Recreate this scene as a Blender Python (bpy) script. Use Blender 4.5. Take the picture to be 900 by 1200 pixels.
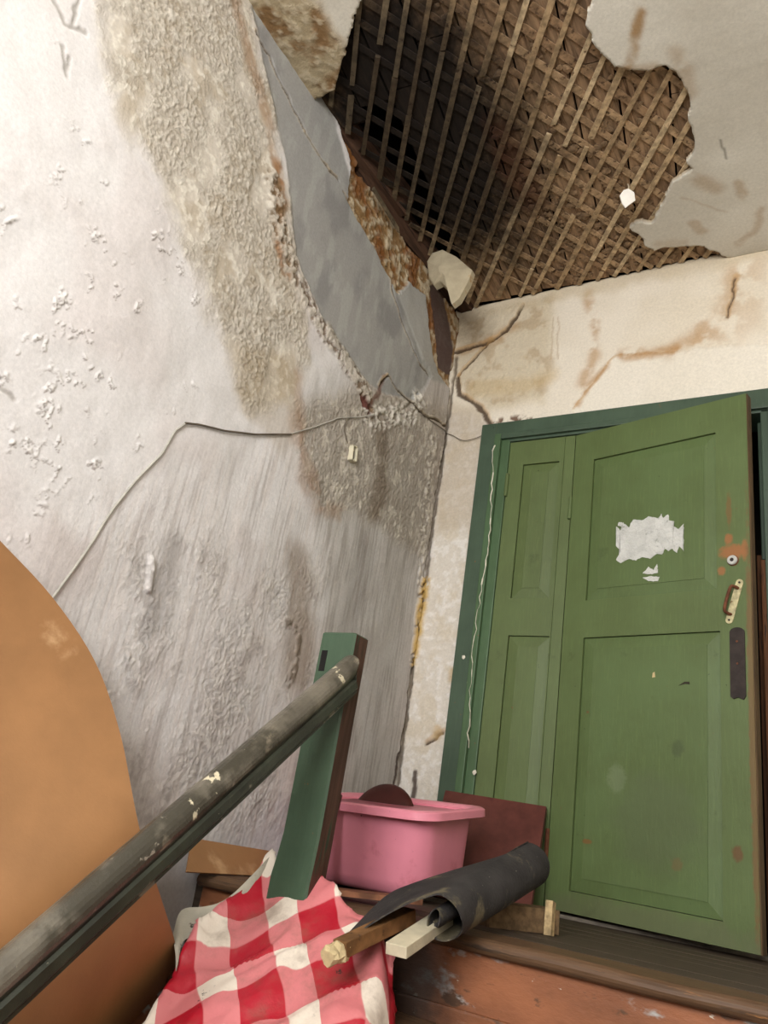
import bpy, bmesh, math, random
import numpy as np
from mathutils import Vector, Matrix, Euler
random.seed(7)
for o in list(bpy.data.objects): bpy.data.objects.remove(o)
SC = bpy.context.scene
COL = SC.collection

# ------------------------------------------------------------------ camera
F = 901.0
def _n(v): return v/np.linalg.norm(v)
_Z = _n(np.array([819-450., -1592-600., F]))
_d = -_n(np.array([-1100-450., 730-600., F])); _X = _n(_d-_Z*(_d@_Z)); _Y = np.cross(_Z, _X)
R = np.array([_X, _Y, _Z])
cam_d = bpy.data.cameras.new('camera'); cam = bpy.data.objects.new('camera', cam_d); COL.objects.link(cam)
cam_d.sensor_fit = 'VERTICAL'; cam_d.sensor_height = 36.0; cam_d.lens = F*36.0/1200; cam_d.clip_start = .02
M3 = Matrix(((R[0,0], -R[0,1], -R[0,2]), (R[1,0], -R[1,1], -R[1,2]), (R[2,0], -R[2,1], -R[2,2])))
cam.matrix_world = M3.to_4x4()
SC.camera = cam
# ------------------------------------------------------------------ light
W = bpy.data.worlds.new('world'); SC.world = W; W.use_nodes = True
bg = W.node_tree.nodes['Background']; bg.inputs[0].default_value = (.80, .88, 1, 1); bg.inputs[1].default_value = 1.0
def area_light(name, loc, rot, sx, sy, power, col):
    l = bpy.data.lights.new(name, 'AREA'); l.shape = 'RECTANGLE'; l.size = sx; l.size_y = sy; l.energy = power; l.color = col
    o = bpy.data.objects.new(name, l); COL.objects.link(o); o.location = loc; o.rotation_euler = rot; return o
area_light('window_daylight', (-.10, -1.80, 1.40), (math.pi/2, 0, 0), 1.7, 1.9, 120, (1, .985, .975))
SC.view_settings.view_transform = 'Standard'; SC.view_settings.look = 'None'
SC.view_settings.gamma = 1; SC.view_settings.use_curve_mapping = False
SC.view_settings.exposure = 0.75

# ------------------------------------------------------------------ pixel -> place
D = 3.1; CZ = 2.68; LX = -1.72; LZ = -.20
def wr(p): return R@np.array([(p[0]-450)/F, (p[1]-600)/F, 1.0])
def onx(p, x=LX): w = wr(p); return w*x/w[0]
def ony(p, y=D): w = wr(p); return w*y/w[1]
def onz(p, z=CZ): w = wr(p); return w*z/w[2]
def srgb(*c):
    c = [v/255 for v in c]
    return tuple(v/12.92 if v <= .04045 else ((v+.055)/1.055)**2.4 for v in c)
def S(*c): return np.array(srgb(*c))

# ------------------------------------------------------------------ noise in numpy
_rng = np.random.RandomState(3); _T = _rng.rand(256, 256)
def vn(x, y, s=0):
    x = x+s*17.31; y = y+s*9.77
    xi = np.floor(x).astype(int); yi = np.floor(y).astype(int); fx = x-xi; fy = y-yi
    fx = fx*fx*(3-2*fx); fy = fy*fy*(3-2*fy)
    a = _T[xi & 255, yi & 255]; b = _T[(xi+1) & 255, yi & 255]; c = _T[xi & 255, (yi+1) & 255]; d = _T[(xi+1) & 255, (yi+1) & 255]
    return (a*(1-fx)+b*fx)*(1-fy)+(c*(1-fx)+d*fx)*fy
def fbm(x, y, s=0, o=4):
    r = 0; a = .5; t = 0
    for i in range(o): r = r+a*vn(x*2**i, y*2**i, s+i*3); t += a; a *= .5
    return r/t
def sst(a, b, x):
    t = np.clip((x-a)/(b-a), 0, 1); return t*t*(3-2*t)
def seg_near(P, A, B):
    AB = B-A; t = np.clip(((P-A)@AB)/max(AB@AB, 1e-12), 0, 1); Q = A+t[:, None]*AB
    return np.hypot(*(P-Q).T), Q
def poly_sd(P, poly):          # + inside; also nearest point
    n = len(poly); best = np.full(len(P), 1e9); Q = P.copy(); ins = np.zeros(len(P), bool)
    for i in range(n):
        A, B = poly[i], poly[(i+1) % n]
        d, q = seg_near(P, A, B); m = d < best; best[m] = d[m]; Q[m] = q[m]
        c = ((A[1] > P[:, 1]) != (B[1] > P[:, 1]))
        xx = A[0]+(P[:, 1]-A[1])*(B[0]-A[0])/((B[1]-A[1]) if abs(B[1]-A[1]) > 1e-12 else 1e-12)
        ins ^= c & (P[:, 0] < xx)
    return np.where(ins, best, -best), Q
def pmask(P, poly, soft):
    poly = np.array(poly); lo = poly.min(0)-soft*1.5; hi = poly.max(0)+soft*1.5
    m = np.all((P > lo) & (P < hi), 1); r = np.zeros(len(P))
    if m.any(): r[m] = sst(-soft, soft, poly_sd(P[m], poly)[0])
    return r
def lmask(P, line, w, soft):
    line = np.array(line); lo = line.min(0)-w-soft; hi = line.max(0)+w+soft
    m = np.all((P > lo) & (P < hi), 1); r = np.zeros(len(P))
    if m.any():
        d = np.full(m.sum(), 1e9)
        for i in range(len(line)-1): d = np.minimum(d, seg_near(P[m], line[i], line[i+1])[0])
        r[m] = 1-sst(w, w+soft, d)
    return r

# ------------------------------------------------------------------ materials
def nt(name):
    m = bpy.data.materials.new(name); m.use_nodes = True; t = m.node_tree; b = t.nodes['Principled BSDF']; return m, t, b
def link(t, a, b): t.links.new(a, b)
def noise(t, scale, detail=4, rough=.6, vec=None, stretch=None, coord='Object', dist=0):
    n = t.nodes.new('ShaderNodeTexNoise'); n.inputs['Scale'].default_value = scale; n.inputs['Detail'].default_value = detail
    n.inputs['Roughness'].default_value = rough; n.inputs['Distortion'].default_value = dist
    tc = t.nodes.new('ShaderNodeTexCoord'); v = tc.outputs[coord]
    if stretch:
        mp = t.nodes.new('ShaderNodeMapping'); mp.inputs['Scale'].default_value = stretch; link(t, v, mp.inputs['Vector']); v = mp.outputs[0]
    link(t, v, n.inputs['Vector']); return n.outputs['Fac']
def ramp(t, fac, a, b):
    n = t.nodes.new('ShaderNodeMapRange'); n.interpolation_type = 'SMOOTHSTEP'; n.inputs['From Min'].default_value = a; n.inputs['From Max'].default_value = b
    link(t, fac, n.inputs['Value']); return n.outputs[0]
def mix(t, fac, a, b):
    n = t.nodes.new('ShaderNodeMix'); n.data_type = 'RGBA'
    for i, v in ((0, fac), (6, a), (7, b)):
        if hasattr(v, 'links'): link(t, v, n.inputs[i])
        elif i == 0: n.inputs[0].default_value = v
        else: n.inputs[i].default_value = (*v, 1)
    return n.outputs[2]
def math_(t, op, a, b):
    n = t.nodes.new('ShaderNodeMath'); n.operation = op
    for i, v in ((0, a), (1, b)):
        if hasattr(v, 'links'): link(t, v, n.inputs[i])
        else: n.inputs[i].default_value = v
    return n.outputs[0]
def bump(t, b, h, strength, dist):
    n = t.nodes.new('ShaderNodeBump'); n.inputs['Strength'].default_value = strength; n.inputs['Distance'].default_value = dist
    link(t, h, n.inputs['Height']); link(t, n.outputs[0], b.inputs['Normal'])
def blob(t, c, col, loc, rad, amt=1.0, edge=.35, nscale=25, wob=.5):   # a colour patch with a ragged outline, in object space
    tc = t.nodes.new('ShaderNodeTexCoord'); sub = t.nodes.new('ShaderNodeVectorMath'); sub.operation = 'SUBTRACT'
    link(t, tc.outputs['Object'], sub.inputs[0]); sub.inputs[1].default_value = loc
    dv = t.nodes.new('ShaderNodeVectorMath'); dv.operation = 'DIVIDE'; link(t, sub.outputs[0], dv.inputs[0]); dv.inputs[1].default_value = rad
    ln = t.nodes.new('ShaderNodeVectorMath'); ln.operation = 'LENGTH'; link(t, dv.outputs[0], ln.inputs[0])
    nz = noise(t, nscale, 4, .65); d = math_(t, 'ADD', ln.outputs['Value'], math_(t, 'MULTIPLY', math_(t, 'SUBTRACT', nz, .5), wob*2))
    f = ramp(t, d, 1+edge, 1-edge)
    return mix(t, math_(t, 'MULTIPLY', f, amt), c, col)
def plain(name, col, rough=.6, var=.25, scale=8, bmp=.15, bscale=60, stretch=None, spots=(), blobs=(), spec=.35, metal=0, bdist=.004):
    m, t, b = nt(name)
    f = noise(t, scale, 5, .6, stretch=stretch)
    dark = tuple(v*(1-var) for v in col); lite = tuple(min(1, v*(1+var)) for v in col)
    c = mix(t, ramp(t, f, .3, .7), dark, lite)
    for (sc, lo, hi, sc_col) in spots:
        c = mix(t, ramp(t, noise(t, sc, 6, .62, stretch=stretch), lo, hi), c, sc_col)
    for bl in blobs: c = blob(t, c, **bl)
    link(t, c, b.inputs['Base Color']); b.inputs['Roughness'].default_value = rough; b.inputs['Specular IOR Level'].default_value = spec
    b.inputs['Metallic'].default_value = metal
    if bmp: bump(t, b, noise(t, bscale, 5, .65, stretch=stretch), bmp, bdist)
    return m
def vcol_mat(name, rough=.85, fine=.12, bscale=110, bstr=.35, bdist=.006):
    m, t, b = nt(name); a = t.nodes.new('ShaderNodeVertexColor'); a.layer_name = 'Col'
    c = a.outputs['Color']; f = noise(t, 90, 6, .7)
    g = t.nodes.new('ShaderNodeMix'); g.data_type = 'RGBA'; g.blend_type = 'MULTIPLY'; g.inputs[0].default_value = 1
    r = t.nodes.new('ShaderNodeMapRange'); link(t, f, r.inputs['Value']); r.inputs['From Min'].default_value = .25; r.inputs['From Max'].default_value = .75
    r.inputs['To Min'].default_value = 1-fine; r.inputs['To Max'].default_value = 1+fine
    link(t, c, g.inputs[6]); link(t, r.outputs[0], g.inputs[7]); link(t, g.outputs[2], b.inputs['Base Color'])
    b.inputs['Roughness'].default_value = rough; b.inputs['Specular IOR Level'].default_value = .2
    v1 = noise(t, 85, 8, .72, stretch=(1, 1, .8)); v2 = noise(t, 260, 5, .7)
    crust = math_(t, 'ADD', ramp(t, v1, .38, .66), math_(t, 'MULTIPLY', v2, .8))
    hgt = math_(t, 'ADD', math_(t, 'MULTIPLY', crust, a.outputs['Alpha']), math_(t, 'MULTIPLY', noise(t, bscale, 6, .7), .18))
    bump(t, b, hgt, .8, .0035); return m
MAT = {}
MAT['plaster'] = vcol_mat('old_plaster')
MAT['whitewash'] = plain('whitewash', srgb(205, 200, 192), .9, .06, 3)
MAT['green_leaf'] = None
def green(name, base, top, blobs=()):
    m, t, b = nt(name)
    c = mix(t, ramp(t, noise(t, 3, 4, .6), .3, .7), base, top)
    st = noise(t, 14, 5, .7, stretch=(9, 9, .6)); c = mix(t, math_(t, 'MULTIPLY', ramp(t, st, .48, .75), .35), c, tuple(v*1.7 for v in base))
    c = mix(t, math_(t, 'MULTIPLY', ramp(t, noise(t, 9, 6, .7), .60, .74), .5), c, tuple(v*.55 for v in base))
    c = mix(t, ramp(t, noise(t, 34, 4, .65), .70, .73), c, srgb(110, 84, 52)); c = mix(t, ramp(t, noise(t, 60, 3, .6, stretch=(1, 1, .5)), .735, .75), c, tuple(v*.35 for v in base))
    for bl in blobs: c = blob(t, c, **bl)
    link(t, c, b.inputs['Base Color']); b.inputs['Roughness'].default_value = .48; b.inputs['Specular IOR Level'].default_value = .35
    bump(t, b, noise(t, 30, 5, .65, stretch=(3, 3, .6)), .25, .004); return m
def wood(name, col, rough=.7, stretch=(14, .8, 14), var=.4, spots=(), bmp=.5, blobs=()):
    return plain(name, col, rough, var, 5, bmp, 9, stretch, spots, blobs, .25, bdist=.004)

# ------------------------------------------------------------------ mesh helpers
def put(o, label=None, cat=None, group=None, kind=None):
    if label: o['label'] = label
    if cat: o['category'] = cat
    if group: o['group'] = group
    if kind: o['kind'] = kind
    return o
def link_mesh(name, me, mat, parent=None, smooth=False):
    o = bpy.data.objects.new(name, me); COL.objects.link(o)
    if mat is not None: me.materials.append(mat)
    if parent is not None: o.parent = parent
    if smooth: me.polygons.foreach_set('use_smooth', [True]*len(me.polygons))
    return o
def empty(name, loc=(0, 0, 0), rot=(0, 0, 0)):
    o = bpy.data.objects.new(name, None); COL.objects.link(o); o.location = loc; o.rotation_euler = rot; o.empty_display_size = .1; return o
def bm_obj(name, bm, mat, parent=None, smooth=False):
    me = bpy.data.meshes.new(name); bmesh.ops.recalc_face_normals(bm, faces=bm.faces)
    if smooth:
        for e in bm.edges: e.smooth = not (len(e.link_faces) == 2 and e.calc_face_angle(0) > .75)
    bm.to_mesh(me); bm.free(); return link_mesh(name, me, mat, parent, smooth)
def abox(bm, lo, hi, bev=0, seg=2):
    r = bmesh.ops.create_cube(bm, size=1); vs = r['verts']
    for v in vs: v.co = Vector([lo[i]+(v.co[i]+.5)*(hi[i]-lo[i]) for i in range(3)])
    if bev:
        es = list({e for v in vs for e in v.link_edges}); bmesh.ops.bevel(bm, geom=es, offset=bev, segments=seg, affect='EDGES', profile=.6)
def box(name, lo, hi, mat, parent=None, bev=0, seg=2):
    bm = bmesh.new(); abox(bm, lo, hi, bev, seg); return bm_obj(name, bm, mat, parent)
def obox(name, p0, p1, w, h, mat, parent=None, up=(0, 0, 1), bev=0, jag=0):     # bar from p0 to p1
    p0 = Vector(p0); p1 = Vector(p1); L = (p1-p0).length; z = (p1-p0).normalized(); x = z.cross(Vector(up)).normalized(); y = x.cross(z)
    bm = bmesh.new(); abox(bm, (-w/2, -h/2, 0), (w/2, h/2, L), bev)
    if jag:
        for v in bm.verts:
            if v.co.z < L*.02 or v.co.z > L*.98: v.co.z += random.uniform(-jag, jag)
    M = Matrix((x, y, z)).transposed().to_4x4(); M.translation = p0; bm.transform(M)
    return bm_obj(name, bm, mat, parent)
def cyl(name, p0, p1, r, mat, parent=None, n=20, r2=None, bev=0):
    p0 = Vector(p0); p1 = Vector(p1); L = (p1-p0).length
    bm = bmesh.new(); bmesh.ops.create_cone(bm, cap_ends=True, segments=n, radius1=r, radius2=r if r2 is None else r2, depth=L)
    if bev: bmesh.ops.bevel(bm, geom=[e for e in bm.edges if all(abs(abs(v.co.z)-L/2) < 1e-6 for v in e.verts)], offset=bev, segments=2, affect='EDGES')
    q = Vector((0, 0, 1)).rotation_difference((p1-p0).normalized()); bm.transform(Matrix.Translation((p0+p1)/2)@q.to_matrix().to_4x4())
    return bm_obj(name, bm, mat, parent, n > 8)
def crom(pts, n):
    P = [Vector(p) for p in pts]; P = [P[0]*2-P[1]]+P+[P[-1]*2-P[-2]]; out = []
    for i in range(1, len(P)-2):
        for k in range(n):
            t = k/n; a, b, c, d = P[i-1:i+3]
            out.append(.5*((2*b)+(c-a)*t+(2*a-5*b+4*c-d)*t*t+(3*b-a-3*c+d)*t**3))
    out.append(P[-2]); return out
def tube(name, pts, r, mat, parent=None, n=8, sub=6):
    C = crom(pts, sub); bm = bmesh.new(); rings = []
    for i, p in enumerate(C):
        d = (C[min(i+1, len(C)-1)]-C[max(i-1, 0)]).normalized(); a = d.orthogonal() if i == 0 else (u-d*u.dot(d)); u = a.normalized(); w = d.cross(u)
        rings.append([bm.verts.new(p+(u*math.cos(2*math.pi*k/n)+w*math.sin(2*math.pi*k/n))*r) for k in range(n)])
    for a, b in zip(rings, rings[1:]):
        for k in range(n): bm.faces.new((a[k], a[(k+1) % n], b[(k+1) % n], b[k]))
    bm.faces.new(rings[0]); bm.faces.new(rings[-1]); return bm_obj(name, bm, mat, parent, True)
def extrude_poly(name, pts, thick, frame, mat, parent=None, bev=0):   # pts 2d -> frame(u,v,w), thickness along w
    bm = bmesh.new(); f = [bm.verts.new(frame(u, v, 0)) for u, v in pts]; b = [bm.verts.new(frame(u, v, thick)) for u, v in pts]; n = len(pts)
    bm.faces.new(f); bm.faces.new(b[::-1])
    for i in range(n): bm.faces.new((f[i], b[i], b[(i+1) % n], f[(i+1) % n]))
    bmesh.ops.triangulate(bm, faces=[x for x in bm.faces if len(x.verts) > 4])
    return bm_obj(name, bm, mat, parent)
def surface(name, us, vs, to3d, H, C, into, t, mat, parent=None, holes=(), smooth=True, cell=.006, rimcol=(.3, .2, .1), A=None):
    """grid heightfield with ragged holes, edges given thickness t along into"""
    U, V = np.meshgrid(us, vs, indexing='ij'); P = np.stack([U.ravel(), V.ravel()], 1); nu, nv = len(us), len(vs)
    idx = np.arange(nu*nv).reshape(nu, nv)
    quads = np.stack([idx[:-1, :-1], idx[1:, :-1], idx[1:, 1:], idx[:-1, 1:]], -1).reshape(-1, 4)
    keep = np.ones(len(quads), bool); cen = P[quads].mean(1)
    for poly in holes:
        poly = np.array(poly); lo = poly.min(0)-.05; hi = poly.max(0)+.05
        m = np.all((cen > lo) & (cen < hi), 1); sd = np.full(len(cen), -1.); sd[m] = poly_sd(cen[m], poly)[0]; keep &= sd < 0
        m = np.all((P > lo) & (P < hi), 1); sd, q = poly_sd(P[m], poly); near = np.abs(sd) < cell*.6; ii = np.where(m)[0][near]; P[ii] = q[near]
    quads = quads[keep]
    co = to3d(P[:, 0], P[:, 1], H.ravel())
    e = np.concatenate([quads[:, [0, 1]], quads[:, [1, 2]], quads[:, [2, 3]], quads[:, [3, 0]]]); key = np.sort(e, 1); kk = key[:, 0].astype(np.int64)*(nu*nv)+key[:, 1]
    _, first, cnt = np.unique(kk, return_index=True, return_counts=True); be = e[first[cnt == 1]]
    bv = np.unique(be); mp = np.full(nu*nv, -1); mp[bv] = np.arange(len(bv))+nu*nv
    co2 = co[bv]+np.array(into)*t
    rim = np.stack([be[:, 1], be[:, 0], mp[be[:, 0]], mp[be[:, 1]]], 1)
    co = np.concatenate([co, co2]); F4 = np.concatenate([quads, rim]); used = np.unique(F4); rm = np.full(len(co), -1); rm[used] = np.arange(len(used))
    co = co[used]; F4 = rm[F4]; col = np.concatenate([C.reshape(-1, 3), np.tile(np.array(rimcol), (len(bv), 1))])[used]; al = np.concatenate([np.full(nu*nv, .1) if A is None else A.ravel(), np.full(len(bv), .5)])[used]
    me = bpy.data.meshes.new(name); me.vertices.add(len(co)); me.vertices.foreach_set('co', co.astype(np.float32).ravel())
    me.loops.add(F4.size); me.loops.foreach_set('vertex_index', F4.astype(np.int32).ravel())
    me.polygons.add(len(F4)); me.polygons.foreach_set('loop_start', np.arange(0, F4.size, 4, dtype=np.int32)); me.polygons.foreach_set('loop_total', np.full(len(F4), 4, np.int32))
    me.update(); me.validate()
    a = me.color_attributes.new('Col', 'FLOAT_COLOR', 'POINT'); a.data.foreach_set('color', np.concatenate([np.clip(col, 0, 1), np.clip(al, 0, 1)[:, None]], 1).astype(np.float32).ravel())
    sm = np.zeros(len(F4), bool); sm[:len(quads)] = smooth; me.polygons.foreach_set('use_smooth', sm)
    return link_mesh(name, me, mat, parent)
def axis(coarse, a, b, step, end=None):
    fine = np.arange(a, b+1e-9, step); fine = fine+(b-fine[-1])*(np.arange(len(fine))/(len(fine)-1))
    lo = np.arange(coarse, a-.03, .06) if coarse is not None else np.array([])
    hi = np.linspace(b, end, 12)[1:] if end is not None else np.array([])
    return np.concatenate([lo, fine, hi])
def blendc(C, m, col, k=1.0): return C+(np.array(col)-C)*(m*k)[:, None]
def jag(poly, amp, step, seed=0):       # add ragged detail to an outline
    rs = random.Random(seed); out = []
    n = len(poly)
    for i in range(n):
        A = np.array(poly[i]); B = np.array(poly[(i+1) % n]); L = np.linalg.norm(B-A); k = max(1, int(L/step))
        for j in range(k):
            p = A+(B-A)*j/k; out.append(p+np.array([rs.uniform(-amp, amp), rs.uniform(-amp, amp)])*(1 if j else .4))
    return np.array(out)

# ================================================================== LEFT WALL
def yz(p): return onx(p)[1:3]
def Lw(*pp): return np.array([yz(p) for p in pp])
us = axis(-1.7, .38, D, .0042); vs = axis(-2.3, -.40, 2.74, .0042)
U, V = np.meshgrid(us, vs, indexing='ij'); P = np.stack([U.ravel(), V.ravel()], 1); y_, z_ = P.T
def warp(P, amp, f, s): return P+amp*2*(np.stack([fbm(P[:, 0]*f, P[:, 1]*f, s, 4), fbm(P[:, 0]*f, P[:, 1]*f, s+11, 4)], 1)-.5)
Pw = warp(P, .035, 9, 1); Pf = warp(P, .012, 28, 5)
n1 = fbm(y_*3, z_*3, 2); n2 = fbm(y_*14, z_*14, 4); n3 = fbm(y_*55, z_*48, 6, 3); n4 = fbm(y_*34, z_*22, 8, 4)
streak = .6*fbm(y_*130, z_*6+y_*3, 9, 4)+.4*fbm(y_*24, z_*5, 15, 4); streak2 = fbm(y_*16, z_*.9, 12, 4)
C = np.tile(S(219, 216, 214), (len(P), 1)); H = (n1-.5)*.02+(n2-.5)*.004; A = np.full(len(P), .06)
C = blendc(C, sst(.42, .7, n1), S(212, 205, 202), .7)
# blotches on the white upper field, with small lifted paint flakes
up = pmask(Pw, Lw((-200, -60), (130, -60), (120, 60), (150, 190), (230, 340), (260, 420), (60, 640), (-200, 640)), .05)
fl = sst(.034, .012, np.abs(fbm(y_*34, z_*28, 21, 4)-.5))*sst(.56, .63, fbm(y_*22, z_*18, 27, 3))*sst(.46, .60, fbm(y_*5, z_*4, 31, 3))*up
H += fl*.004; C = blendc(C, fl, S(232, 229, 224), .5)
zq = z_+.007; flu = sst(.034, .012, np.abs(fbm(y_*34, zq*28, 21, 4)-.5))*sst(.56, .63, fbm(y_*22, zq*18, 27, 3))*sst(.46, .60, fbm(y_*5, zq*4, 31, 3))*up
C = blendc(C, np.clip(flu-fl, 0, 1), S(128, 116, 108), .75)  # shadow under each flake painted as a shifted dark copy
for ln in [((62, 0), (75, 25), (100, 38)), ((95, -5), (86, 25)), ((75, 55), (80, 88), (84, 68)), ((0, 455), (20, 470))]:
    m = lmask(Pf, Lw(*ln), .0015, .010); C = blendc(C, m, S(130, 122, 110), .55); H -= m*.003
# lower field: long vertical run marks
low = pmask(Pw, Lw((60, 620), (160, 560), (260, 540), (350, 500), (530, 430), (470, 1000), (100, 1000), (-60, 900)), .13)
C = blendc(C, low*sst(.46, .70, streak), S(166, 156, 151), .6)
C = blendc(C, low*sst(.46, .68, n1), S(190, 180, 175), .6); A = np.maximum(A, low*.22)
C = blendc(C, low*sst(.50, .68, fbm(y_*90, z_*5, 44, 4)), S(222, 215, 210), .5)
# grey half towards the corner
gz = pmask(Pw, Lw((350, 470), (400, 440), (540, 400), (480, 960), (330, 960), (370, 800), (385, 640)), .10)
C = blendc(C, gz, S(176, 171, 164), .62); C = blendc(C, gz*sst(.45, .68, streak), S(142, 135, 127), .4); A = np.maximum(A, gz*.25)
# upper flaking beige band
beige = pmask(Pw, Lw((135, -40), (300, -40), (300, 40), (330, 180), (345, 300), (358, 420), (345, 470), (300, 480), (272, 430), (250, 370), (236, 320), (196, 240), (172, 190), (140, 130), (125, 60)), .075); beige = np.clip(beige*1.15+(fbm(y_*8, z_*7, 61, 4)-.5)*1.6*sst(0, .3, beige)*sst(1, .6, beige), 0, 1)
C = blendc(C, beige, S(200, 191, 176), .9); C = blendc(C, beige*sst(.47, .66, n2), S(180, 166, 144), .6)
C = blendc(C, beige*sst(.52, .68, n3), S(228, 222, 208), .7)
crust = np.clip(1-np.abs(n4-.5)*7, 0, 1); n5 = .45*fbm(y_*64, z_*50, 91, 3)+.55*vn(y_*138+1.5*vn(y_*40, z_*40, 97), z_*112, 94); gr = sst(.28, .78, n5)
bp = beige*sst(.38, .56, fbm(y_*7, z_*6, 66, 3)+.05); H += beige*(n3-.45)*.003+bp*gr*.0046; C = blendc(C, bp*gr, S(222, 214, 200), .55); C = blendc(C, bp*(1-gr), S(170, 154, 130), .35); A = np.maximum(A, beige*sst(.35, .6, fbm(y_*7, z_*6, 66, 3)+.12))
# yellow-brown damp tongue under it
tong = pmask(Pw, Lw((262, 400), (350, 420), (352, 500), (330, 530), (290, 485), (278, 470)), .035); C = blendc(C, tong, S(165, 144, 108), .3)
# rough sandy zones lower down
rough = pmask(Pw, Lw((140, 640), (220, 610), (330, 660), (400, 640), (380, 780), (330, 980), (150, 980), (120, 820)), .10)
rr = rough*sst(.33, .72, .7*fbm(y_*6, z_*4, 51, 3)+.3*fbm(y_*30, z_*20, 53, 3)); H += rr*((n3-.45)*.002+gr*.0034); C = blendc(C, rr*gr, S(216, 210, 203), .5); C = blendc(C, rr*(1-gr), S(150, 140, 131), .3); A = np.maximum(A, rr*.7); C = blendc(C, rr*sst(.5, .62, n3), S(214, 207, 199), .6); C = blendc(C, rr*sst(.5, .36, n3), S(146, 136, 126), .25)
rt = pmask(Pw, Lw((345, 480), (420, 450), (480, 460), (525, 480), (505, 660), (470, 640), (420, 600), (380, 600), (350, 560)), .05)
C = blendc(C, rt, S(158, 146, 128), .6); H += rt*((n3-.45)*.003+gr*.0036); A = np.maximum(A, rt*.75); C = blendc(C, rt*sst(.56, .68, n4), S(206, 198, 184), .8)
# blue-grey distemper panel under the broken ceiling
grey = pmask(Pf, Lw((296, 10), (340, -30), (348, 40), (362, 95), (390, 130), (412, 210), (412, 240), (452, 310), (470, 350), (495, 420), (506, 440), (488, 470), (452, 462), (420, 440), (392, 400), (372, 360), (346, 300), (338, 200), (318, 110)), .012)
C = blendc(C, grey, S(150, 149, 145), .92); C = blendc(C, grey*sst(.45, .7, fbm(y_*9, z_*5, 73, 5)), S(126, 125, 124), .55); C = blendc(C, grey*sst(.48, .68, fbm(y_*26, z_*8, 71, 5)), S(172, 172, 167), .55)
H = H*(1-grey*.7)-grey*.004; A = A*(1-grey)+grey*.03
grey2 = pmask(Pf, Lw((462, 330), (500, 330), (512, 400), (522, 450), (505, 445), (492, 420)), .015); C = blendc(C, grey2, S(152, 152, 146), .8)
# rusty seep lines
for ln, w, k in [(((268, -20), (292, 70), (318, 150), (328, 230), (326, 290)), .010, .45), (((326, 200), (324, 290), (336, 320)), .014, .75), (((352, 440), (352, 520), (375, 590), (398, 600)), .012, .3), (((345, 490), (348, 550), (372, 596)), .016, .28)]:
    m = lmask(Pw, Lw(*ln), w, .04)*sst(.35, .6, n2+.08); C = blendc(C, m, S(150, 104, 58), k)
m = lmask(Pw, Lw((445, 505), (446, 560), (440, 600)), .022, .07); C = blendc(C, m, S(98, 78, 54), .55)
m = lmask(Pw, Lw((350, 660), (352, 730), (346, 790)), .022, .10); C = blendc(C, m, S(124, 102, 76), .55)
m = lmask(Pf, Lw((335, 730), (350, 740), (345, 780), (338, 800)), .006, .02)*sst(.45, .6, n3+.05); C = blendc(C, m, S(92, 76, 54), .7); H += m*.006
m = lmask(Pw, Lw((205, 640), (195, 690), (180, 735)), .012, .06); C = blendc(C, m, S(140, 134, 130), .5)
m = lmask(Pw, Lw((430, 640), (410, 740)), .02, .09); C = blendc(C, m, S(130, 122, 116), .35)
m = lmask(Pf, Lw((178, 655), (174, 690)), .008, .008); H += m*.012
# lumpy ridge of old filler crossing the wall
rid = lmask(Pw, Lw((318, 210), (332, 290), (350, 330), (372, 378), (402, 415), (420, 445), (432, 478)), .028, .03); H += rid*(.003+(n3-.4)*.020); A = np.maximum(A, rid); C = blendc(C, rid*sst(.4, .55, n3), S(206, 196, 180), .8); C = blendc(C, rid*sst(.5, .38, n3), S(122, 98, 68), .8)
rid2 = lmask(Pw, Lw((430, 490), (452, 490), (480, 485), (490, 470)), .03, .04); H += rid2*(n3-.4)*.03; C = blendc(C, rid2*sst(.48, .58, n3), S(216, 210, 198), .85)
cr = lmask(Pw, Lw((505, 520), (495, 640), (490, 760)), .015, .04); H += cr*(n3-.45)*.02; C = blendc(C, cr*sst(.5, .6, n3), S(214, 206, 190), .7)
# red brick showing
bk = pmask(Pf, Lw((421, 462), (428, 465), (434, 478), (430, 488), (424, 478)), .008); C = blendc(C, bk, S(98, 48, 38), .95); H -= bk*.012
m = lmask(Pf, Lw((430, 478), (442, 462), (452, 440)), .005, .015); C = blendc(C, m, S(105, 72, 58), .8)
# bare crumbling render along the broken top edge
bare = pmask(Pf, Lw((336, -60), (346, 20), (350, 60), (364, 98), (388, 124), (400, 150), (412, 190), (410, 232), (404, 225), (416, 250), (440, 290), (456, 322), (468, 345), (480, 330), (500, 345), (508, 420), (516, 440), (540, 470), (620, 300), (470, -60)), .007)
crumb = fbm(y_*42, z_*42, 81, 4)
A = np.maximum(A, bare); H += bare*(-.016+(crumb-.5)*.022); cb = S(150, 118, 78)[None]*(1-sst(.4, .65, crumb))[:, None]+S(196, 180, 152)[None]*sst(.4, .65, crumb)[:, None]
C = C*(1-bare[:, None])+cb*bare[:, None]
m = bare*sst(.5, .66, fbm(y_*9, z_*9, 83)); C = blendc(C, m, S(128, 78, 34), .85)
m = lmask(Pf, Lw((352, 60), (366, 100), (385, 120)), .03, .03); C = blendc(C, m*bare, S(140, 86, 36), .8)
# dark maroon void of the open corner, painted into the colour
mv = pmask(Pf, Lw((506, 335), (516, 330), (526, 360), (534, 405), (531, 440), (516, 430), (513, 385)), .006); C = blendc(C, mv, S(92, 76, 72), .95); H = H*(1-mv)-mv*.018
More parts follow.
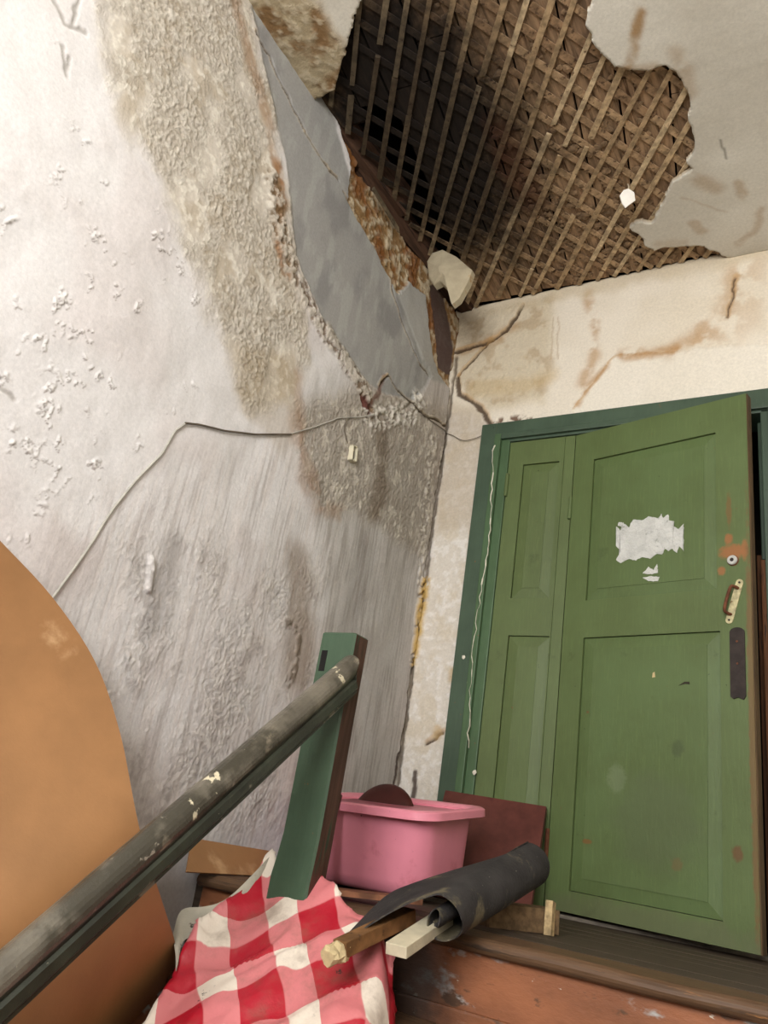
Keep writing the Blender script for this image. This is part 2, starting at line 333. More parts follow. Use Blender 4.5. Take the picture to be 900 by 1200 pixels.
# cracks
for ln, w in [(((300, 38), (318, 68), (332, 100), (348, 132), (360, 156)), .004), (((360, 156), (380, 190), (398, 212)), .002), (((456, 312), (462, 345), (478, 392), (492, 425), (503, 440)), .004), (((455, 440), (470, 462), (490, 482), (522, 500)), .0025), (((455, 440), (446, 452)), .0025), (((470, 345), (462, 310), (458, 280)), .003)]:
    m = lmask(Pf, Lw(*ln), w, .006); C = blendc(C, m, S(70, 52, 32), .9); H -= m*.010
    m2 = lmask(Pf, Lw(*ln)+np.array([-.012, .0]), .004, .010); C = blendc(C, m2*(1-m), S(190, 168, 130), .45); H += m2*(1-m)*.004
# yellow filler and gap in the corner
m = lmask(Pf, np.array([[D, -.3], [D, 2.3]]), .006, .010); C = blendc(C, m, S(78, 62, 44), .8); H -= m*.01
Pq = np.array([[3.085, 1.10], [3.08, .95], [3.085, .72]]); m = lmask(Pf, Pq, .016, .02)*sst(.35, .5, n3+.05); C = blendc(C, m, S(196, 160, 84), .9); H += m*.012
m = lmask(Pf, np.array([[3.085, .30], [3.09, .12]]), .012, .01); C = blendc(C, m, S(64, 44, 34), .9)
# dark foot of the wall
m = pmask(Pw, np.array([[-2, LZ-.06], [3.2, LZ-.02], [3.2, -2.4], [-2, -2.4]]), .05); C = blendc(C, m, S(112, 98, 80), .6)
H = np.clip(H, -.04, .03); HL = H.reshape(U.shape); USL, VSL = us, vs
def wall_h(y, z): return float(HL[np.abs(USL-y).argmin(), np.abs(VSL-z).argmin()])
topcut = Lw((335, -400), (380, -160), (402, -60), (412, 0), (398, 60), (394, 100), (400, 135), (414, 160), (421, 176), (420, 200), (432, 214), (446, 232), (462, 258), (482, 290), (500, 306), (508, 326), (520, 345), (541, 372))
topcut[:4, 1] = np.minimum(topcut[:4, 1], 2.8)
cut = jag(np.concatenate([topcut[:-1], [[3.105, topcut[-1][1]], [3.2, 3.2], [topcut[0][0], 3.2]]]), .006, .02, 4)
wl = surface('wall_left', us, vs, lambda u, v, h: np.stack([LX+h, u, v], 1), H, C, (-1, 0, 0), .06, MAT['plaster'], holes=[cut], rimcol=S(120, 84, 48), A=A)
put(wl, 'peeling water-stained white wall beside the stair handrail', 'wall', kind='structure')

# ================================================================== DOOR WALL
def xz(p): q = ony(p); return np.array([q[0], q[2]])
def Dw(*pp): return np.array([xz(p) for p in pp])
us = axis(None, LX-.045, -.02, .0062, 1.1); vs = axis(None, -.24, 2.72, .0062)
U, V = np.meshgrid(us, vs, indexing='ij'); P = np.stack([U.ravel(), V.ravel()], 1); x_, z_ = P.T
Pw = warp(P, .03, 9, 101); Pf = warp(P, .010, 28, 105)
n1 = fbm(x_*3, z_*3, 112); n2 = fbm(x_*12, z_*12, 114); n3 = fbm(x_*50, z_*44, 116, 3)
C = np.tile(S(226, 217, 200), (len(P), 1)); C = blendc(C, sst(.4, .7, n1), S(214, 203, 182), .7); H = (n1-.5)*.012+(n2-.5)*.003
strip = pmask(Pw, Dw((520, 480), (575, 490), (520, 940), (440, 940)), .03); C = blendc(C, strip, S(214, 207, 196), .8); C = blendc(C, strip*sst(.5, .66, n3), S(236, 232, 226), .6); C = blendc(C, strip*sst(.55, .7, n2), S(200, 184, 154), .35); H += strip*(n3-.5)*.006; A = .05+strip*.35
m = pmask(Pw, Dw((525, 470), (570, 480), (560, 620), (510, 620)), .04); C = blendc(C, m, S(184, 168, 144), .55)
m = pmask(Pw, Dw((530, 370), (610, 355), (650, 350), (640, 470), (570, 480), (535, 450)), .04); C = blendc(C, m, S(206, 192, 164), .75); C = blendc(C, m*sst(.54, .70, n2), S(160, 128, 86), .4); H += m*(n3-.5)*.008; A = np.maximum(A, m*.4)
m = lmask(Pf, Dw((672, 478), (690, 455), (716, 422), (722, 416), (790, 413)), .0025, .006); C = blendc(C, m, S(176, 140, 92), .75)
# patch of older plaster: everything right/below the ragged step stands back a little
pat = pmask(Pf, Dw((672, 478), (690, 455), (716, 422), (722, 416), (790, 413), (820, 408), (1000, 395), (1000, 520), (672, 520)), .004); H -= pat*.007; C = blendc(C, pat, S(230, 224, 210), .6)
for ln, w, s, k in [(((690, 345), (697, 385), (694, 420), (682, 450)), .006, .035, .7), (((724, 415), (790, 411)), .004, .025, .8), (((790, 411), (815, 398), (822, 380)), .012, .05, .55), (((820, 405), (838, 385), (856, 345), (862, 320)), .010, .06, .5), (((676, 472), (690, 452), (712, 425)), .004, .02, .7), (((880, 310), (870, 370), (845, 400)), .03, .08, .3), (((540, 410), (575, 400), (600, 388)), .01, .04, .6)]:
    m = lmask(Pw, Dw(*ln), w*.5, s*1.5)**1.5*sst(.36, .62, fbm(x_*16, z_*16, 131)+.03); C = blendc(C, m, S(172, 128, 74), k*.85)
m = lmask(Pw, Dw((560, 455), (620, 450), (640, 440)), .02, .06); C = blendc(C, m, S(196, 172, 128), .5)
for x in (648, 655): m = lmask(Pf, Dw((x, 372), (x-2, 420)), .001, .006); C = blendc(C, m, S(176, 152, 118), .5)
for ln, w in [(((533, 413), (556, 406), (575, 400), (592, 388), (604, 372), (612, 358)), .008), (((575, 400), (552, 424), (536, 442)), .003), (((536, 442), (538, 462), (552, 470), (566, 482), (574, 498)), .008), (((862, 326), (858, 350), (852, 372)), .0015), (((545, 772), (532, 800), (528, 820)), .002), (((518, 860), (500, 872)), .003), (((552, 620), (548, 660)), .0015)]:
    m = lmask(Pf, Dw(*ln), w, .006); C = blendc(C, m, S(74, 54, 36), .9); H -= m*.012
    m2 = lmask(Pf, Dw(*ln)+np.array([.004, .012]), .006, .012); C = blendc(C, m2*(1-m), S(190, 150, 96), .5)
top = sst(2.60, 2.68, z_+(n2-.5)*.08); C = blendc(C, top, S(196, 180, 150), .6)
m = lmask(Pf, Dw((578, 494), (600, 490), (625, 487)), .008, .010)*sst(.45, .55, n3); C = blendc(C, m, S(96, 66, 48), .9); H -= m*.012
m = lmask(Pf, np.array([[LX, -.3], [LX, 2.4]]), .004, .012); C = blendc(C, m, S(86, 70, 52), .8); H -= m*.01
m = lmask(Pf, np.array([[LX+.012, 1.12], [LX+.01, .72]]), .008, .02)*sst(.38, .5, n3+.05); C = blendc(C, m, S(198, 164, 90), .9); H += m*.01
m = lmask(Pf, Dw((487, 905), (484, 935)), .008, .008); C = blendc(C, m, S(72, 56, 48), .9)
for c in [(528, 788), (512, 855)]:
    m = lmask(Pw, Dw(c, (c[0], c[1]+6)), .012, .02); C = blendc(C, m, S(190, 160, 110), .6)
OPX0, OPX1, OPZ = -1.40, -.20, 1.90
wf = surface('wall_far', us, vs, lambda u, v, h: np.stack([u, D-h, v], 1), H, C, (0, 1, 0), .16, MAT['plaster'],
    holes=[np.array([[OPX0, -.5], [OPX1, -.5], [OPX1, OPZ], [OPX0, OPZ]])], rimcol=S(120, 100, 74), A=A)
put(wf, 'cream plaster wall with cracks and rusty stains around the green doors', 'wall', kind='structure')

# ================================================================== CEILING
def xy(p): return onz(p)[:2]
def Cw(*pp): return np.array([xy(p) for p in pp])
hole = Cw((500, -330), (430, -120), (421, 0), (408, 45), (398, 84), (392, 105))
hole = np.concatenate([hole, [[-1.9, 1.64], [-1.9, 3.14], [-1.5, 3.14]], [[xy((812, 316))[0], 3.14]], Cw((838, 313), (848, 307), (862, 303), (846, 300), (838, 294), (818, 288), (795, 290), (778, 290), (768, 294), (757, 290), (754, 281), (738, 267), (746, 261), (764, 263), (774, 244), (780, 232), (788, 214), (812, 198), (804, 192), (813, 178), (814, 160), (806, 143), (810, 128), (806, 106), (796, 90), (780, 76), (762, 82), (738, 82), (720, 76), (708, 64), (697, 54), (694, 40), (685, 30), (692, 8), (700, -30), (690, -120), (640, -260))])
hole[0:1] = [[-1.45, .75]]; hole[-1] = [-1.0, .72]
hj = jag(hole, .006, .022, 9)
us = axis(-1.7, .95, D, .008); vs = axis(None, LX-.03, .12, .008, 1.1)
U, V = np.meshgrid(us, vs, indexing='ij'); P = np.stack([V.ravel(), U.ravel()], 1); x_, y_ = P.T
Pw = warp(P, .035, 7, 201); Pf = warp(P, .012, 26, 205); n1 = fbm(x_*3, y_*3, 212); n2 = fbm(x_*12, y_*12, 214); n3 = fbm(x_*44, y_*44, 216, 3)
C = np.tile(S(208, 203, 190), (len(P), 1)); C = blendc(C, sst(.4, .7, n1), S(194, 188, 174), .7)
H = (n1-.5)*.012+(n2-.5)*.002
for ln, w, s, k in [(((744, -20), (752, 15), (745, 40), (740, 66), (735, 78)), .008, .03, .85), (((750, 18), (745, 35)), .014, .03, .6), (((800, 85), (805, 110)), .02, .05, .4), (((735, 80), (765, 80)), .01, .04, .5), (((864, 215), (872, 235)), .012, .03, .5), (((893, 245), (885, 270), (865, 285)), .006, .03, .45), (((812, 262), (822, 270)), .02, .03, .45), (((810, 205), (840, 220)), .012, .06, .5), (((800, 232), (850, 248)), .002, .01, .3), (((770, 285), (800, 285)), .015, .04, .3), (((790, 60), (800, 75)), .01, .05, .4)]:
    m = lmask(Pf, Cw(*ln), w*.6, s*.8)*sst(.3, .55, n2+.06); C = blendc(C, m, S(150, 112, 60), k*.85)
m = lmask(Pf, Cw((862, 304), (905, 301)), .003, .006); C = blendc(C, m, S(60, 48, 36), .9); H += m*.01
m = lmask(Pf, Cw((845, 165), (850, 185)), .002, .006); C = blendc(C, m, S(110, 104, 92), .7)
# stub of stained plaster left between wall and hole
stub = pmask(Pw, np.array([[-1.80, .5], [-1.50, .5], [-1.50, 1.75], [-1.8, 1.75]]), .03)
C = blendc(C, stub, S(176, 158, 124), .9); C = blendc(C, stub*sst(.45, .62, n2), S(130, 92, 48), .8); C = blendc(C, stub*sst(.56, .68, n3), S(206, 192, 164), .7); H -= stub*((n3-.5)*.010+.004)
ceil = surface('ceiling', us, vs, lambda u, v, h: np.stack([v, u, CZ+h], 1), H, C, (0, 0, 1), .022, MAT['plaster'], holes=[hj[:, ::-1]], cell=.008, rimcol=S(176, 158, 130), A=.04+stub)
put(ceil, 'cream ceiling with a big ragged hole showing wooden laths', 'ceiling', kind='structure')

# rot and soot, plus the cavity's darkness painted over laths and boards
ROT_SHADE = [dict(col=srgb(13, 9, 7), loc=(-1.42, 1.95, 2.7), rad=(.46, .85, 3), amt=.97, edge=.45, nscale=9, wob=.45), dict(col=srgb(84, 50, 30), loc=(-1.10, 2.30, 2.7), rad=(.08, .26, 3), amt=.5, edge=.5, nscale=9, wob=.4)]
ROT_SHADE2 = [dict(ROT_SHADE[0], amt=.86), dict(ROT_SHADE[1], amt=.3)]
lath_m = [wood('lath_wood_%d' % i, c, .8, (6, 6, 6), .35, spots=[(7, .58, .72, srgb(96, 72, 50))], blobs=ROT_SHADE2) for i, c in enumerate([srgb(186, 164, 130), srgb(172, 148, 114), srgb(156, 132, 100)])]
board_m = [wood('ceiling_board_wood_%d' % i, c, .85, (10, .9, 10), .35, spots=[(4, .55, .7, srgb(74, 52, 34))], blobs=ROT_SHADE) for i, c in enumerate([srgb(156, 127, 97), srgb(146, 119, 91), srgb(136, 110, 85)])]
lath_d = [wood('cross_lath_wood_%d' % i, c, .85, (6, 6, 6), .35, spots=[(7, .52, .68, srgb(72, 52, 36))], blobs=ROT_SHADE) for i, c in enumerate([srgb(162, 135, 103), srgb(151, 124, 94), srgb(138, 111, 83)])]
th = math.radians(127); dv = np.array([math.cos(th), math.sin(th)]); nn = np.array([-math.sin(th), math.cos(th)])
BX0, BX1, BY0, BY1 = -1.70, -.22, .66, 3.085
def clip(p, d):
    t0, t1 = -9, 9
    for i, (lo, hi) in enumerate(((BX0, BX1), (BY0, BY1))):
        a, b = (lo-p[i])/d[i], (hi-p[i])/d[i]; t0 = max(t0, min(a, b)); t1 = min(t1, max(a, b))
    return t0, t1
rl = random.Random(21)
def strips(name, mats, n, o0, o1, gap, z, w, seed_skip, base_ang):
    o = o0; k = 0
    while o < o1:
        ang = base_ang+math.radians(rl.uniform(-1, 1)); dd = np.array([math.cos(ang), math.sin(ang)]); nd = np.array([-dd[1], dd[0]])
        d0 = np.array([n[1], -n[0]]); pv = n*o+d0*(d0@np.array([-.95, 2.2])); t0, t1 = clip(pv, dd); segs = []
        if t1-t0 > .15:
            t = t0
            while t < t1-.05:
                L = rl.uniform(.7, 1.6); e = min(t1, t+L)
                if e-t > .06: segs.append((t, e))
                t = e+rl.choice([.006, .006, .01, .05])
        for a, b in segs:
            A = pv+dd*a; B = pv+dd*b; ww = w*rl.uniform(.85, 1.2)
            mid = (A+B)/2
            if mid[0] < -1.45 and rl.random() < seed_skip: continue
            ob = obox('lath', (A[0], A[1], z+rl.uniform(-.001, .0015)), (B[0], B[1], z+rl.uniform(-.002, .0015)), ww, .006, mats[rl.randrange(3)], ceil, jag=.006)
        o += gap*rl.uniform(.93, 1.07); k += 1
strips('lath', lath_m, nn, -1.75, 1.0, .084, 2.7085, .021, .12, th)
th2 = math.radians(58); n_2 = np.array([-math.sin(th2), math.cos(th2)])
strips('lath', lath_d, n_2, -.2, 3.1, .084, 2.7155, .026, .85, th2)
# ceiling boards above the laths, narrow gaps between them, two rotted short
x = -1.95; k = 0
while x < -.15:
    w = rl.uniform(.13, .19); a = math.radians(97); y0 = .6; y1 = 3.09
    off = math.cos(a)/math.sin(a)
    if x+w/2+.11 < -1.53:
        for (ya, yb) in ((.6, rl.uniform(1.62, 1.85)), (rl.uniform(2.7, 2.85), 3.09)):
            obox('ceiling_board', (x+w/2-off*(3.1-ya), ya, 2.736), (x+w/2-off*(3.1-yb), yb, 2.736), w-.004, .024, board_m[k % 3], ceil, jag=.03)
    else:
        cutp = rl.uniform(1.6, 2.5)
        for ya, yb in ((y0, cutp), (cutp+.006, y1)):
            obox('ceiling_board', (x+w/2-off*(3.1-ya), ya, 2.736), (x+w/2-off*(3.1-yb), yb, 2.736), w-(.001 if k % 2 else .010), .024, board_m[rl.randrange(3)], ceil)
    x += w+.004; k += 1
dark_wood = wood('dark_rotten_timber', srgb(74, 52, 38), .85, (10, .8, 10), .45, spots=[(5, .5, .7, srgb(34, 24, 18))])
def log(name, p0, p1, r, parent):
    p0 = Vector(p0); p1 = Vector(p1); bm = bmesh.new(); d = (p1-p0); n = 14; rings = []
    u = d.normalized().orthogonal().normalized(); w = d.normalized().cross(u)
    for i in range(15):
        c = p0+d*i/14; rings.append([bm.verts.new(c+(u*math.cos(2*math.pi*k/n)+w*math.sin(2*math.pi*k/n))*r*(1+.10*math.sin(k*2.3+i*.4)+rl.uniform(-.03, .03))) for k in range(n)])
    for a, b in zip(rings, rings[1:]):
        for k in range(n): bm.faces.new((a[k], a[(k+1) % n], b[(k+1) % n], b[k]))
    bm.faces.new(rings[0]); bm.faces.new(rings[-1]); return bm_obj(name, bm, dark_wood, parent)
log('joist', (-1.86, .9, 2.80), (-1.73, 2.35, 2.78), .085, ceil)
log('joist', (-1.80, 2.02, 2.74), (-1.70, 3.16, 2.76), .065, ceil)
# splinter on the broken wall edge
A = onx((438, 222), -1.70); B = onx((467, 270), -1.70)
obox('wood_splinter', A, B, .022, .008, lath_m[0], wl, up=(1, 0, 0), jag=.01)
# squeezed plaster keys and straw between the laths
bm = bmesh.new()
for i in range(1500):
    x = rl.uniform(-1.12, -.25); y = rl.uniform(1.0, 3.07)
    if rl.random() > .18+.82*max(0, min(1, (y-2.1)/.6))*max(0, min(1, (-.5-x)/.3)): continue
    s = rl.uniform(.006, .02); r = bmesh.ops.create_icosphere(bm, subdivisions=1, radius=s)
    for v in r['verts']: v.co = Vector((x+v.co.x*rl.uniform(.7, 1.6), y+v.co.y*rl.uniform(.7, 1.6), 2.718+v.co.z*.35))
put(bm_obj('plaster_keys', bm, plain('crumbly_clay', srgb(126, 102, 76), .95, .35, 30, .5, 90, blobs=ROT_SHADE), ceil), kind='stuff')

# ================================================================== REST OF THE STAIRWELL
RX, BY, LOW = 1.10, -1.70, -1.80
ww = MAT['whitewash']
put(box('wall_right', (RX, BY-.2, LOW-.3), (RX+.15, D+.2, CZ+.1), ww), 'plain whitewashed stairwell wall opposite the peeling wall', 'wall', kind='structure')
bm = bmesh.new(); wx0, wx1, wz0, wz1 = -.95, .75, .45, 2.35
abox(bm, (LX-.1, BY-.2, LOW-.3), (wx0, BY, CZ+.1)); abox(bm, (wx1, BY-.2, LOW-.3), (RX, BY, CZ+.1)); abox(bm, (wx0, BY-.2, LOW-.3), (wx1, BY, wz0)); abox(bm, (wx0, BY-.2, wz1), (wx1, BY, CZ+.1))
put(bm_obj('wall_rear', bm, ww), 'whitewashed stairwell wall with the window', 'wall', kind='structure')
wn = put(empty('window_1', ((wx0+wx1)/2, BY, wz0)), 'white wooden stairwell window behind the stairs', 'window', kind='structure')
wp = plain('white_window_paint', srgb(215, 212, 205), .5, .08, 6)
cxw = (wx0+wx1)/2
for lo, hi in (((wx0, wz0), (wx0+.06, wz1)), ((wx1-.06, wz0), (wx1, wz1)), ((wx0, wz0), (wx1, wz0+.06)), ((wx0, wz1-.06), (wx1, wz1)), ((cxw-.03, wz0), (cxw+.03, wz1)), ((wx0, 1.72), (wx1, 1.77))):
    box('window_frame', (lo[0]-cxw, -.08, lo[1]-wz0), (hi[0]-cxw, -.02, hi[1]-wz0), wp, wn)
# lower floor, closed loft and the dark hall behind the doors
put(box('floor_lower', (LX-.1, BY-.2, LOW-.2), (RX+.1, .25, LOW), plain('worn_concrete', srgb(110, 104, 96), .9, .2, 5)), 'grey lower landing floor at the foot of the stairs', 'floor', kind='structure')
loft_dark = plain('dark_loft', srgb(30, 24, 19), .95, .3, 5)  # near-black lining closing the space above the boards
bm = bmesh.new()
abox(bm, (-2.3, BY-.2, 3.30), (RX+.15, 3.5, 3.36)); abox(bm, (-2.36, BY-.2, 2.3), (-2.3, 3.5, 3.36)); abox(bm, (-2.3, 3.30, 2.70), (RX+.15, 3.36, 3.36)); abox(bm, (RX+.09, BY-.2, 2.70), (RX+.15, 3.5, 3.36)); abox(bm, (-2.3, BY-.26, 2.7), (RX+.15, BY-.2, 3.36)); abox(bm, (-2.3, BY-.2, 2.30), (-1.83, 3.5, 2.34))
put(bm_obj('wall_loft', bm, loft_dark), 'near-black loft lining above the broken ceiling', 'loft', kind='structure')
bm = bmesh.new()
for lo, hi in (((-2.3, 3.26, -.6), (-1.8, 3.30, 2.7)), ((.4, 3.26, -.6), (RX+.2, 3.3, 2.7)), ((-1.84, 3.26, -.6), (-1.8, 4.6, 2.4)), ((.4, 3.26, -.6), (.44, 4.6, 2.4)), ((-1.84, 4.6, -.6), (.44, 4.64, 2.4)), ((-1.84, 3.26, 2.3), (.44, 4.64, 2.34)), ((-1.84, 3.1, -.3), (.44, 4.64, -.24))): abox(bm, lo, hi)
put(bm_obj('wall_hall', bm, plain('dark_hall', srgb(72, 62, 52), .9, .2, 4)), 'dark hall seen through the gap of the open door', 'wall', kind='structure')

# landing
tread_m = wood('worn_brown_tread', srgb(96, 72, 52), .5, (.9, 10, 10), .35, spots=[(5, .50, .66, srgb(62, 50, 40)), (9, .62, .70, srgb(150, 104, 62))], bmp=.5)
floor_m = wood('grimy_floor_board', srgb(70, 59, 48), .65, (.9, 10, 10), .35, spots=[(5, .52, .7, srgb(52, 44, 36))])
riser_m = plain('rusty_brown_riser_paint', srgb(140, 88, 58), .55, .25, 4, .4, 40, (1, 3, 2), spots=[(3.2, .56, .62, srgb(168, 165, 160)), (11, .60, .68, srgb(90, 62, 42)), (20, .69, .72, srgb(205, 196, 180))], blobs=[dict(col=srgb(36, 28, 22), loc=(-1.05, 0, -.15), rad=(.20, 9, .18), amt=.92, edge=.4, nscale=9, wob=.35)])  # dark left patch: felt's shade and grime painted into the colour
fl = put(box('floor', (LX-.05, 1.97, LZ-.26), (RX, 3.12, LZ-.022), floor_m), 'grimy wooden landing floor in front of the green doors', 'floor', kind='structure')
y = 2.07
while y < 3.1:
    box('floor_board', (LX-.02, y+.002, LZ-.022), (RX, min(y+.128, 3.11), LZ+random.uniform(-.001, .001)), floor_m, fl, .003, 1); y += .13
# stair flight
st = put(empty('staircase', (0, 1.95, LZ)), 'worn wooden stair flight with orange-brown painted risers', 'stairs')
NY = 1.93
def loc(p, o=(0, 1.95, LZ)): return tuple(p[i]-o[i] for i in range(3))
def tread(y, z, depth, first=False):
    prof = [(y+depth, z), (y+depth, z-.04)]
    bm = bmesh.new(); r = .020
    pr = [(depth, 0)]+[(r-r*math.sin(a), -r+r*math.cos(a)) for a in np.linspace(0, math.pi, 9)]+[(depth, -2*r)]
    n = 40; rows = []
    for i in range(n+1):
        x = LX+.034+(RX-LX-.036)*i/n; wob = .004*math.sin(x*5)+.002*math.sin(x*19)+random.uniform(-.0012, .0012)
        rows.append([bm.verts.new((x, y+a+(wob if k not in (0, len(pr)-1) else 0)-1.95, z+b-(.003*math.sin(x*7+1)**2 if 0 < k < 6 else 0)-LZ)) for k, (a, b) in enumerate(pr)])
    for a, b in zip(rows, rows[1:]):
        for k in range(len(pr)): bm.faces.new((a[k], a[(k+1) % len(pr)], b[(k+1) % len(pr)], b[k]))
    bm.faces.new(rows[0]); bm.faces.new(rows[-1]); return bm_obj('tread', bm, tread_m, st)
ys = NY; zs = LZ
for i in range(8):
    tread(ys, zs, .14 if i == 0 else .30)
    rz0 = zs-.205 if i < 7 else LOW
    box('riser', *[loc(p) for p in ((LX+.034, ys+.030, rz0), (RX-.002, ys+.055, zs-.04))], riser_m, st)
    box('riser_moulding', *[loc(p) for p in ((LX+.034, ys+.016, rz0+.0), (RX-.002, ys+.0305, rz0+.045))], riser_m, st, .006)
    ys -= .24; zs -= .20
    if zs < LOW+.05: break

# ================================================================== DOOR FRAME AND LEAVES
teal = green('dark_blue_green_gloss', srgb(60, 76, 60), srgb(72, 90, 72)); teal_d = teal
gj = green('mid_green_jamb', srgb(68, 90, 60), srgb(76, 102, 70))
FO = (-1.49, D, LZ)
fr = put(empty('trim_1', FO), 'dark green door casing with cracked white filler', 'door frame', kind='structure')
def fbox(n, lo, hi, m, bev=.004): return box(n, tuple(lo[i]-FO[i] for i in range(3)), tuple(hi[i]-FO[i] for i in range(3)), m, fr, bev)
fbox('casing', (-1.505, D-.022, LZ), (-1.425, D+.02, 1.935), teal)
fbox('casing', (-1.426, D-.022, 1.855), (-.09, D+.02, 1.935), teal)
fbox('casing', (-.175, D-.022, LZ), (-.09, D+.02, 1.856), teal)
fbox('moulding', (-1.425, D-.034, LZ), (-1.392, D+.02, 1.865), gj); fbox('moulding', (-1.398, D-.030, 1.838), (-.17, D+.02, 1.868), teal); fbox('moulding', (-.215, D-.030, LZ), (-.172, D+.02, 1.838), teal)
fbox('jamb', (-1.395, D-.012, LZ), (-1.350, D+.15, 1.84), gj); fbox('jamb', (-1.36, D-.012, 1.826), (-.2, D+.15, 1.86), teal)
fbox('jamb', (-.244, D-.012, LZ), (-.195, D+.15, 1.84), teal)
bw = wood('bare_brown_jamb', srgb(96, 60, 34), .7, (9, 9, .7), .4, spots=[(5, .55, .65, srgb(48, 32, 22))])
fbox('jamb_lining', (-.262, D+.01, LZ), (-.243, D+.11, 1.18), bw); fbox('jamb_lining', (-.285, D+.115, LZ), (-.24, D+.155, 1.24), bw)
fbox('jamb_lining', (-.262, D+.06, 1.20), (-.243, D+.09, 1.82), teal)
fbox('threshold', (-1.40, D-.02, LZ-.01), (-.2, D+.17, LZ+.012), plain('dusty_threshold', srgb(112, 104, 92), .9, .3, 14, .5, 40))
# white cracked filler line running down the casing
fil = plain('white_filler', srgb(214, 208, 190), .9, .12, 40)
bm = bmesh.new(); zz = 1.80; pts = []
while zz > .35: pts.append((-1.412+.010*math.sin(zz*6)+random.uniform(-.006, .006)+(1.8-zz)*.012, zz)); zz -= .03
for (xa, za), (xb, zb) in zip(pts, pts[1:]):
    w = random.uniform(.0006, .0032)*(1 if za > 1.1 else .5); v = [bm.verts.new((x-FO[0], yy-FO[1], z-FO[2])) for x, z in ((xa-w, za), (xa+w, za), (xb+w, zb), (xb-w, zb)) for yy in (D-.0375, D-.030)]
    for q in ((0, 2, 4, 6), (0, 1, 3, 2), (2, 3, 5, 4), (4, 5, 7, 6), (6, 7, 1, 0)): bm.faces.new([v[k] for k in q])
bm_obj('filler_crack', bm, fil, fr)
for p in ((543, 770), (549, 800), (556, 905)):
    q = ony(p, D-.025); r_ = random.uniform(.006, .010); bm = bmesh.new(); bmesh.ops.create_icosphere(bm, subdivisions=2, radius=r_)
    for v in bm.verts: v.co = Vector((v.co.x*random.uniform(.7, 1.3)+q[0]-FO[0], v.co.y*.35+q[1]-FO[1], v.co.z*random.uniform(.7, 1.5)+q[2]-FO[2]))
    bm_obj('plaster_splash', bm, fil, fr)

def panelled(parent, W_, Z0, Z1, panels, thick, mat, edge_mat, pmat):
    """stiles and rails as one frame with openings, panels as own pieces. local: x width, y depth (front 0, back +), z"""
    xs = sorted({0, W_}|{p[0] for p in panels}|{p[1] for p in panels}); zs_ = sorted({Z0, Z1}|{p[2] for p in panels}|{p[3] for p in panels})
    bm = bmesh.new()
    def inside(x, z): return any(p[0]-1e-6 <= x <= p[1]+1e-6 and p[2]-1e-6 <= z <= p[3]+1e-6 for p in panels)
    def quad(*c): bm.faces.new([bm.verts.new(v) for v in c])
    for xa, xb in zip(xs, xs[1:]):
        for za, zb in zip(zs_, zs_[1:]):
            if inside((xa+xb)/2, (za+zb)/2): continue
            for yy in (0, thick): quad((xa, yy, za), (xb, yy, za), (xb, yy, zb), (xa, yy, zb))
    for a, b, c, d in panels+[(0, W_, Z0, Z1)]:
        for (x0, z0, x1, z1) in ((a, c, b, c), (b, c, b, d), (b, d, a, d), (a, d, a, c)): quad((x0, 0, z0), (x1, 0, z1), (x1, thick, z1), (x0, thick, z0))
    bmesh.ops.remove_doubles(bm, verts=bm.verts, dist=1e-5)
    fo = bm_obj('leaf_frame', bm, mat, parent)
    for a, b, c, d in panels:
        i = min(.048, (b-a)*.28); dz = .048; bm = bmesh.new()
        o = [bm.verts.new(v) for v in ((a+.002, .0095, c+.002), (b-.002, .0095, c+.002), (b-.002, .0095, d-.002), (a+.002, .0095, d-.002))]
        n = [bm.verts.new(v) for v in ((a+i, .004, c+dz), (b-i, .004, c+dz), (b-i, .004, d-dz), (a+i, .004, d-dz))]
        m_ = [bm.verts.new((v.co.x, .0015, v.co.z)) for v in n]
        k = [bm.verts.new((v.co.x, thick-.008, v.co.z)) for v in o]
        for q in range(4):
            r = (q+1) % 4; bm.faces.new((o[q], o[r], n[r], n[q])); bm.faces.new((n[q], n[r], m_[r], m_[q])); bm.faces.new((o[q], k[q], k[r], o[r]))
        bm.faces.new(m_); bm.faces.new(k); bm_obj('panel', bm, pmat, parent)
    return fo
rust = srgb(150, 98, 58)
leafg = green('moss_green_leaf', srgb(85, 99, 58), srgb(92, 108, 66), blobs=[
    dict(col=rust, loc=(.70, 0, 1.345), rad=(.045, .2, .030), amt=.9, nscale=45, wob=.6), dict(col=rust, loc=(.688, 0, 1.40), rad=(.014, .2, .022), amt=.85, nscale=60), dict(col=rust, loc=(.66, 0, 1.275), rad=(.014, .2, .018), amt=.8, nscale=60),
    dict(col=rust, loc=(.745, 0, 1.35), rad=(.012, .2, .04), amt=.8, nscale=50), dict(col=srgb(120, 84, 48), loc=(.69, 0, 1.52), rad=(.010, .2, .07), amt=.6, nscale=40, wob=.7),
    dict(col=srgb(112, 84, 52), loc=(.757, 0, .7), rad=(.012, .2, .7), amt=.8, nscale=30, wob=.8), dict(col=srgb(104, 70, 44), loc=(.70, 0, .30), rad=(.016, .2, .024), amt=.8, nscale=50, wob=.7),
    dict(col=srgb(96, 100, 72), loc=(.4, 0, .02), rad=(.5, .2, .07), amt=.6, nscale=12, wob=.8)])
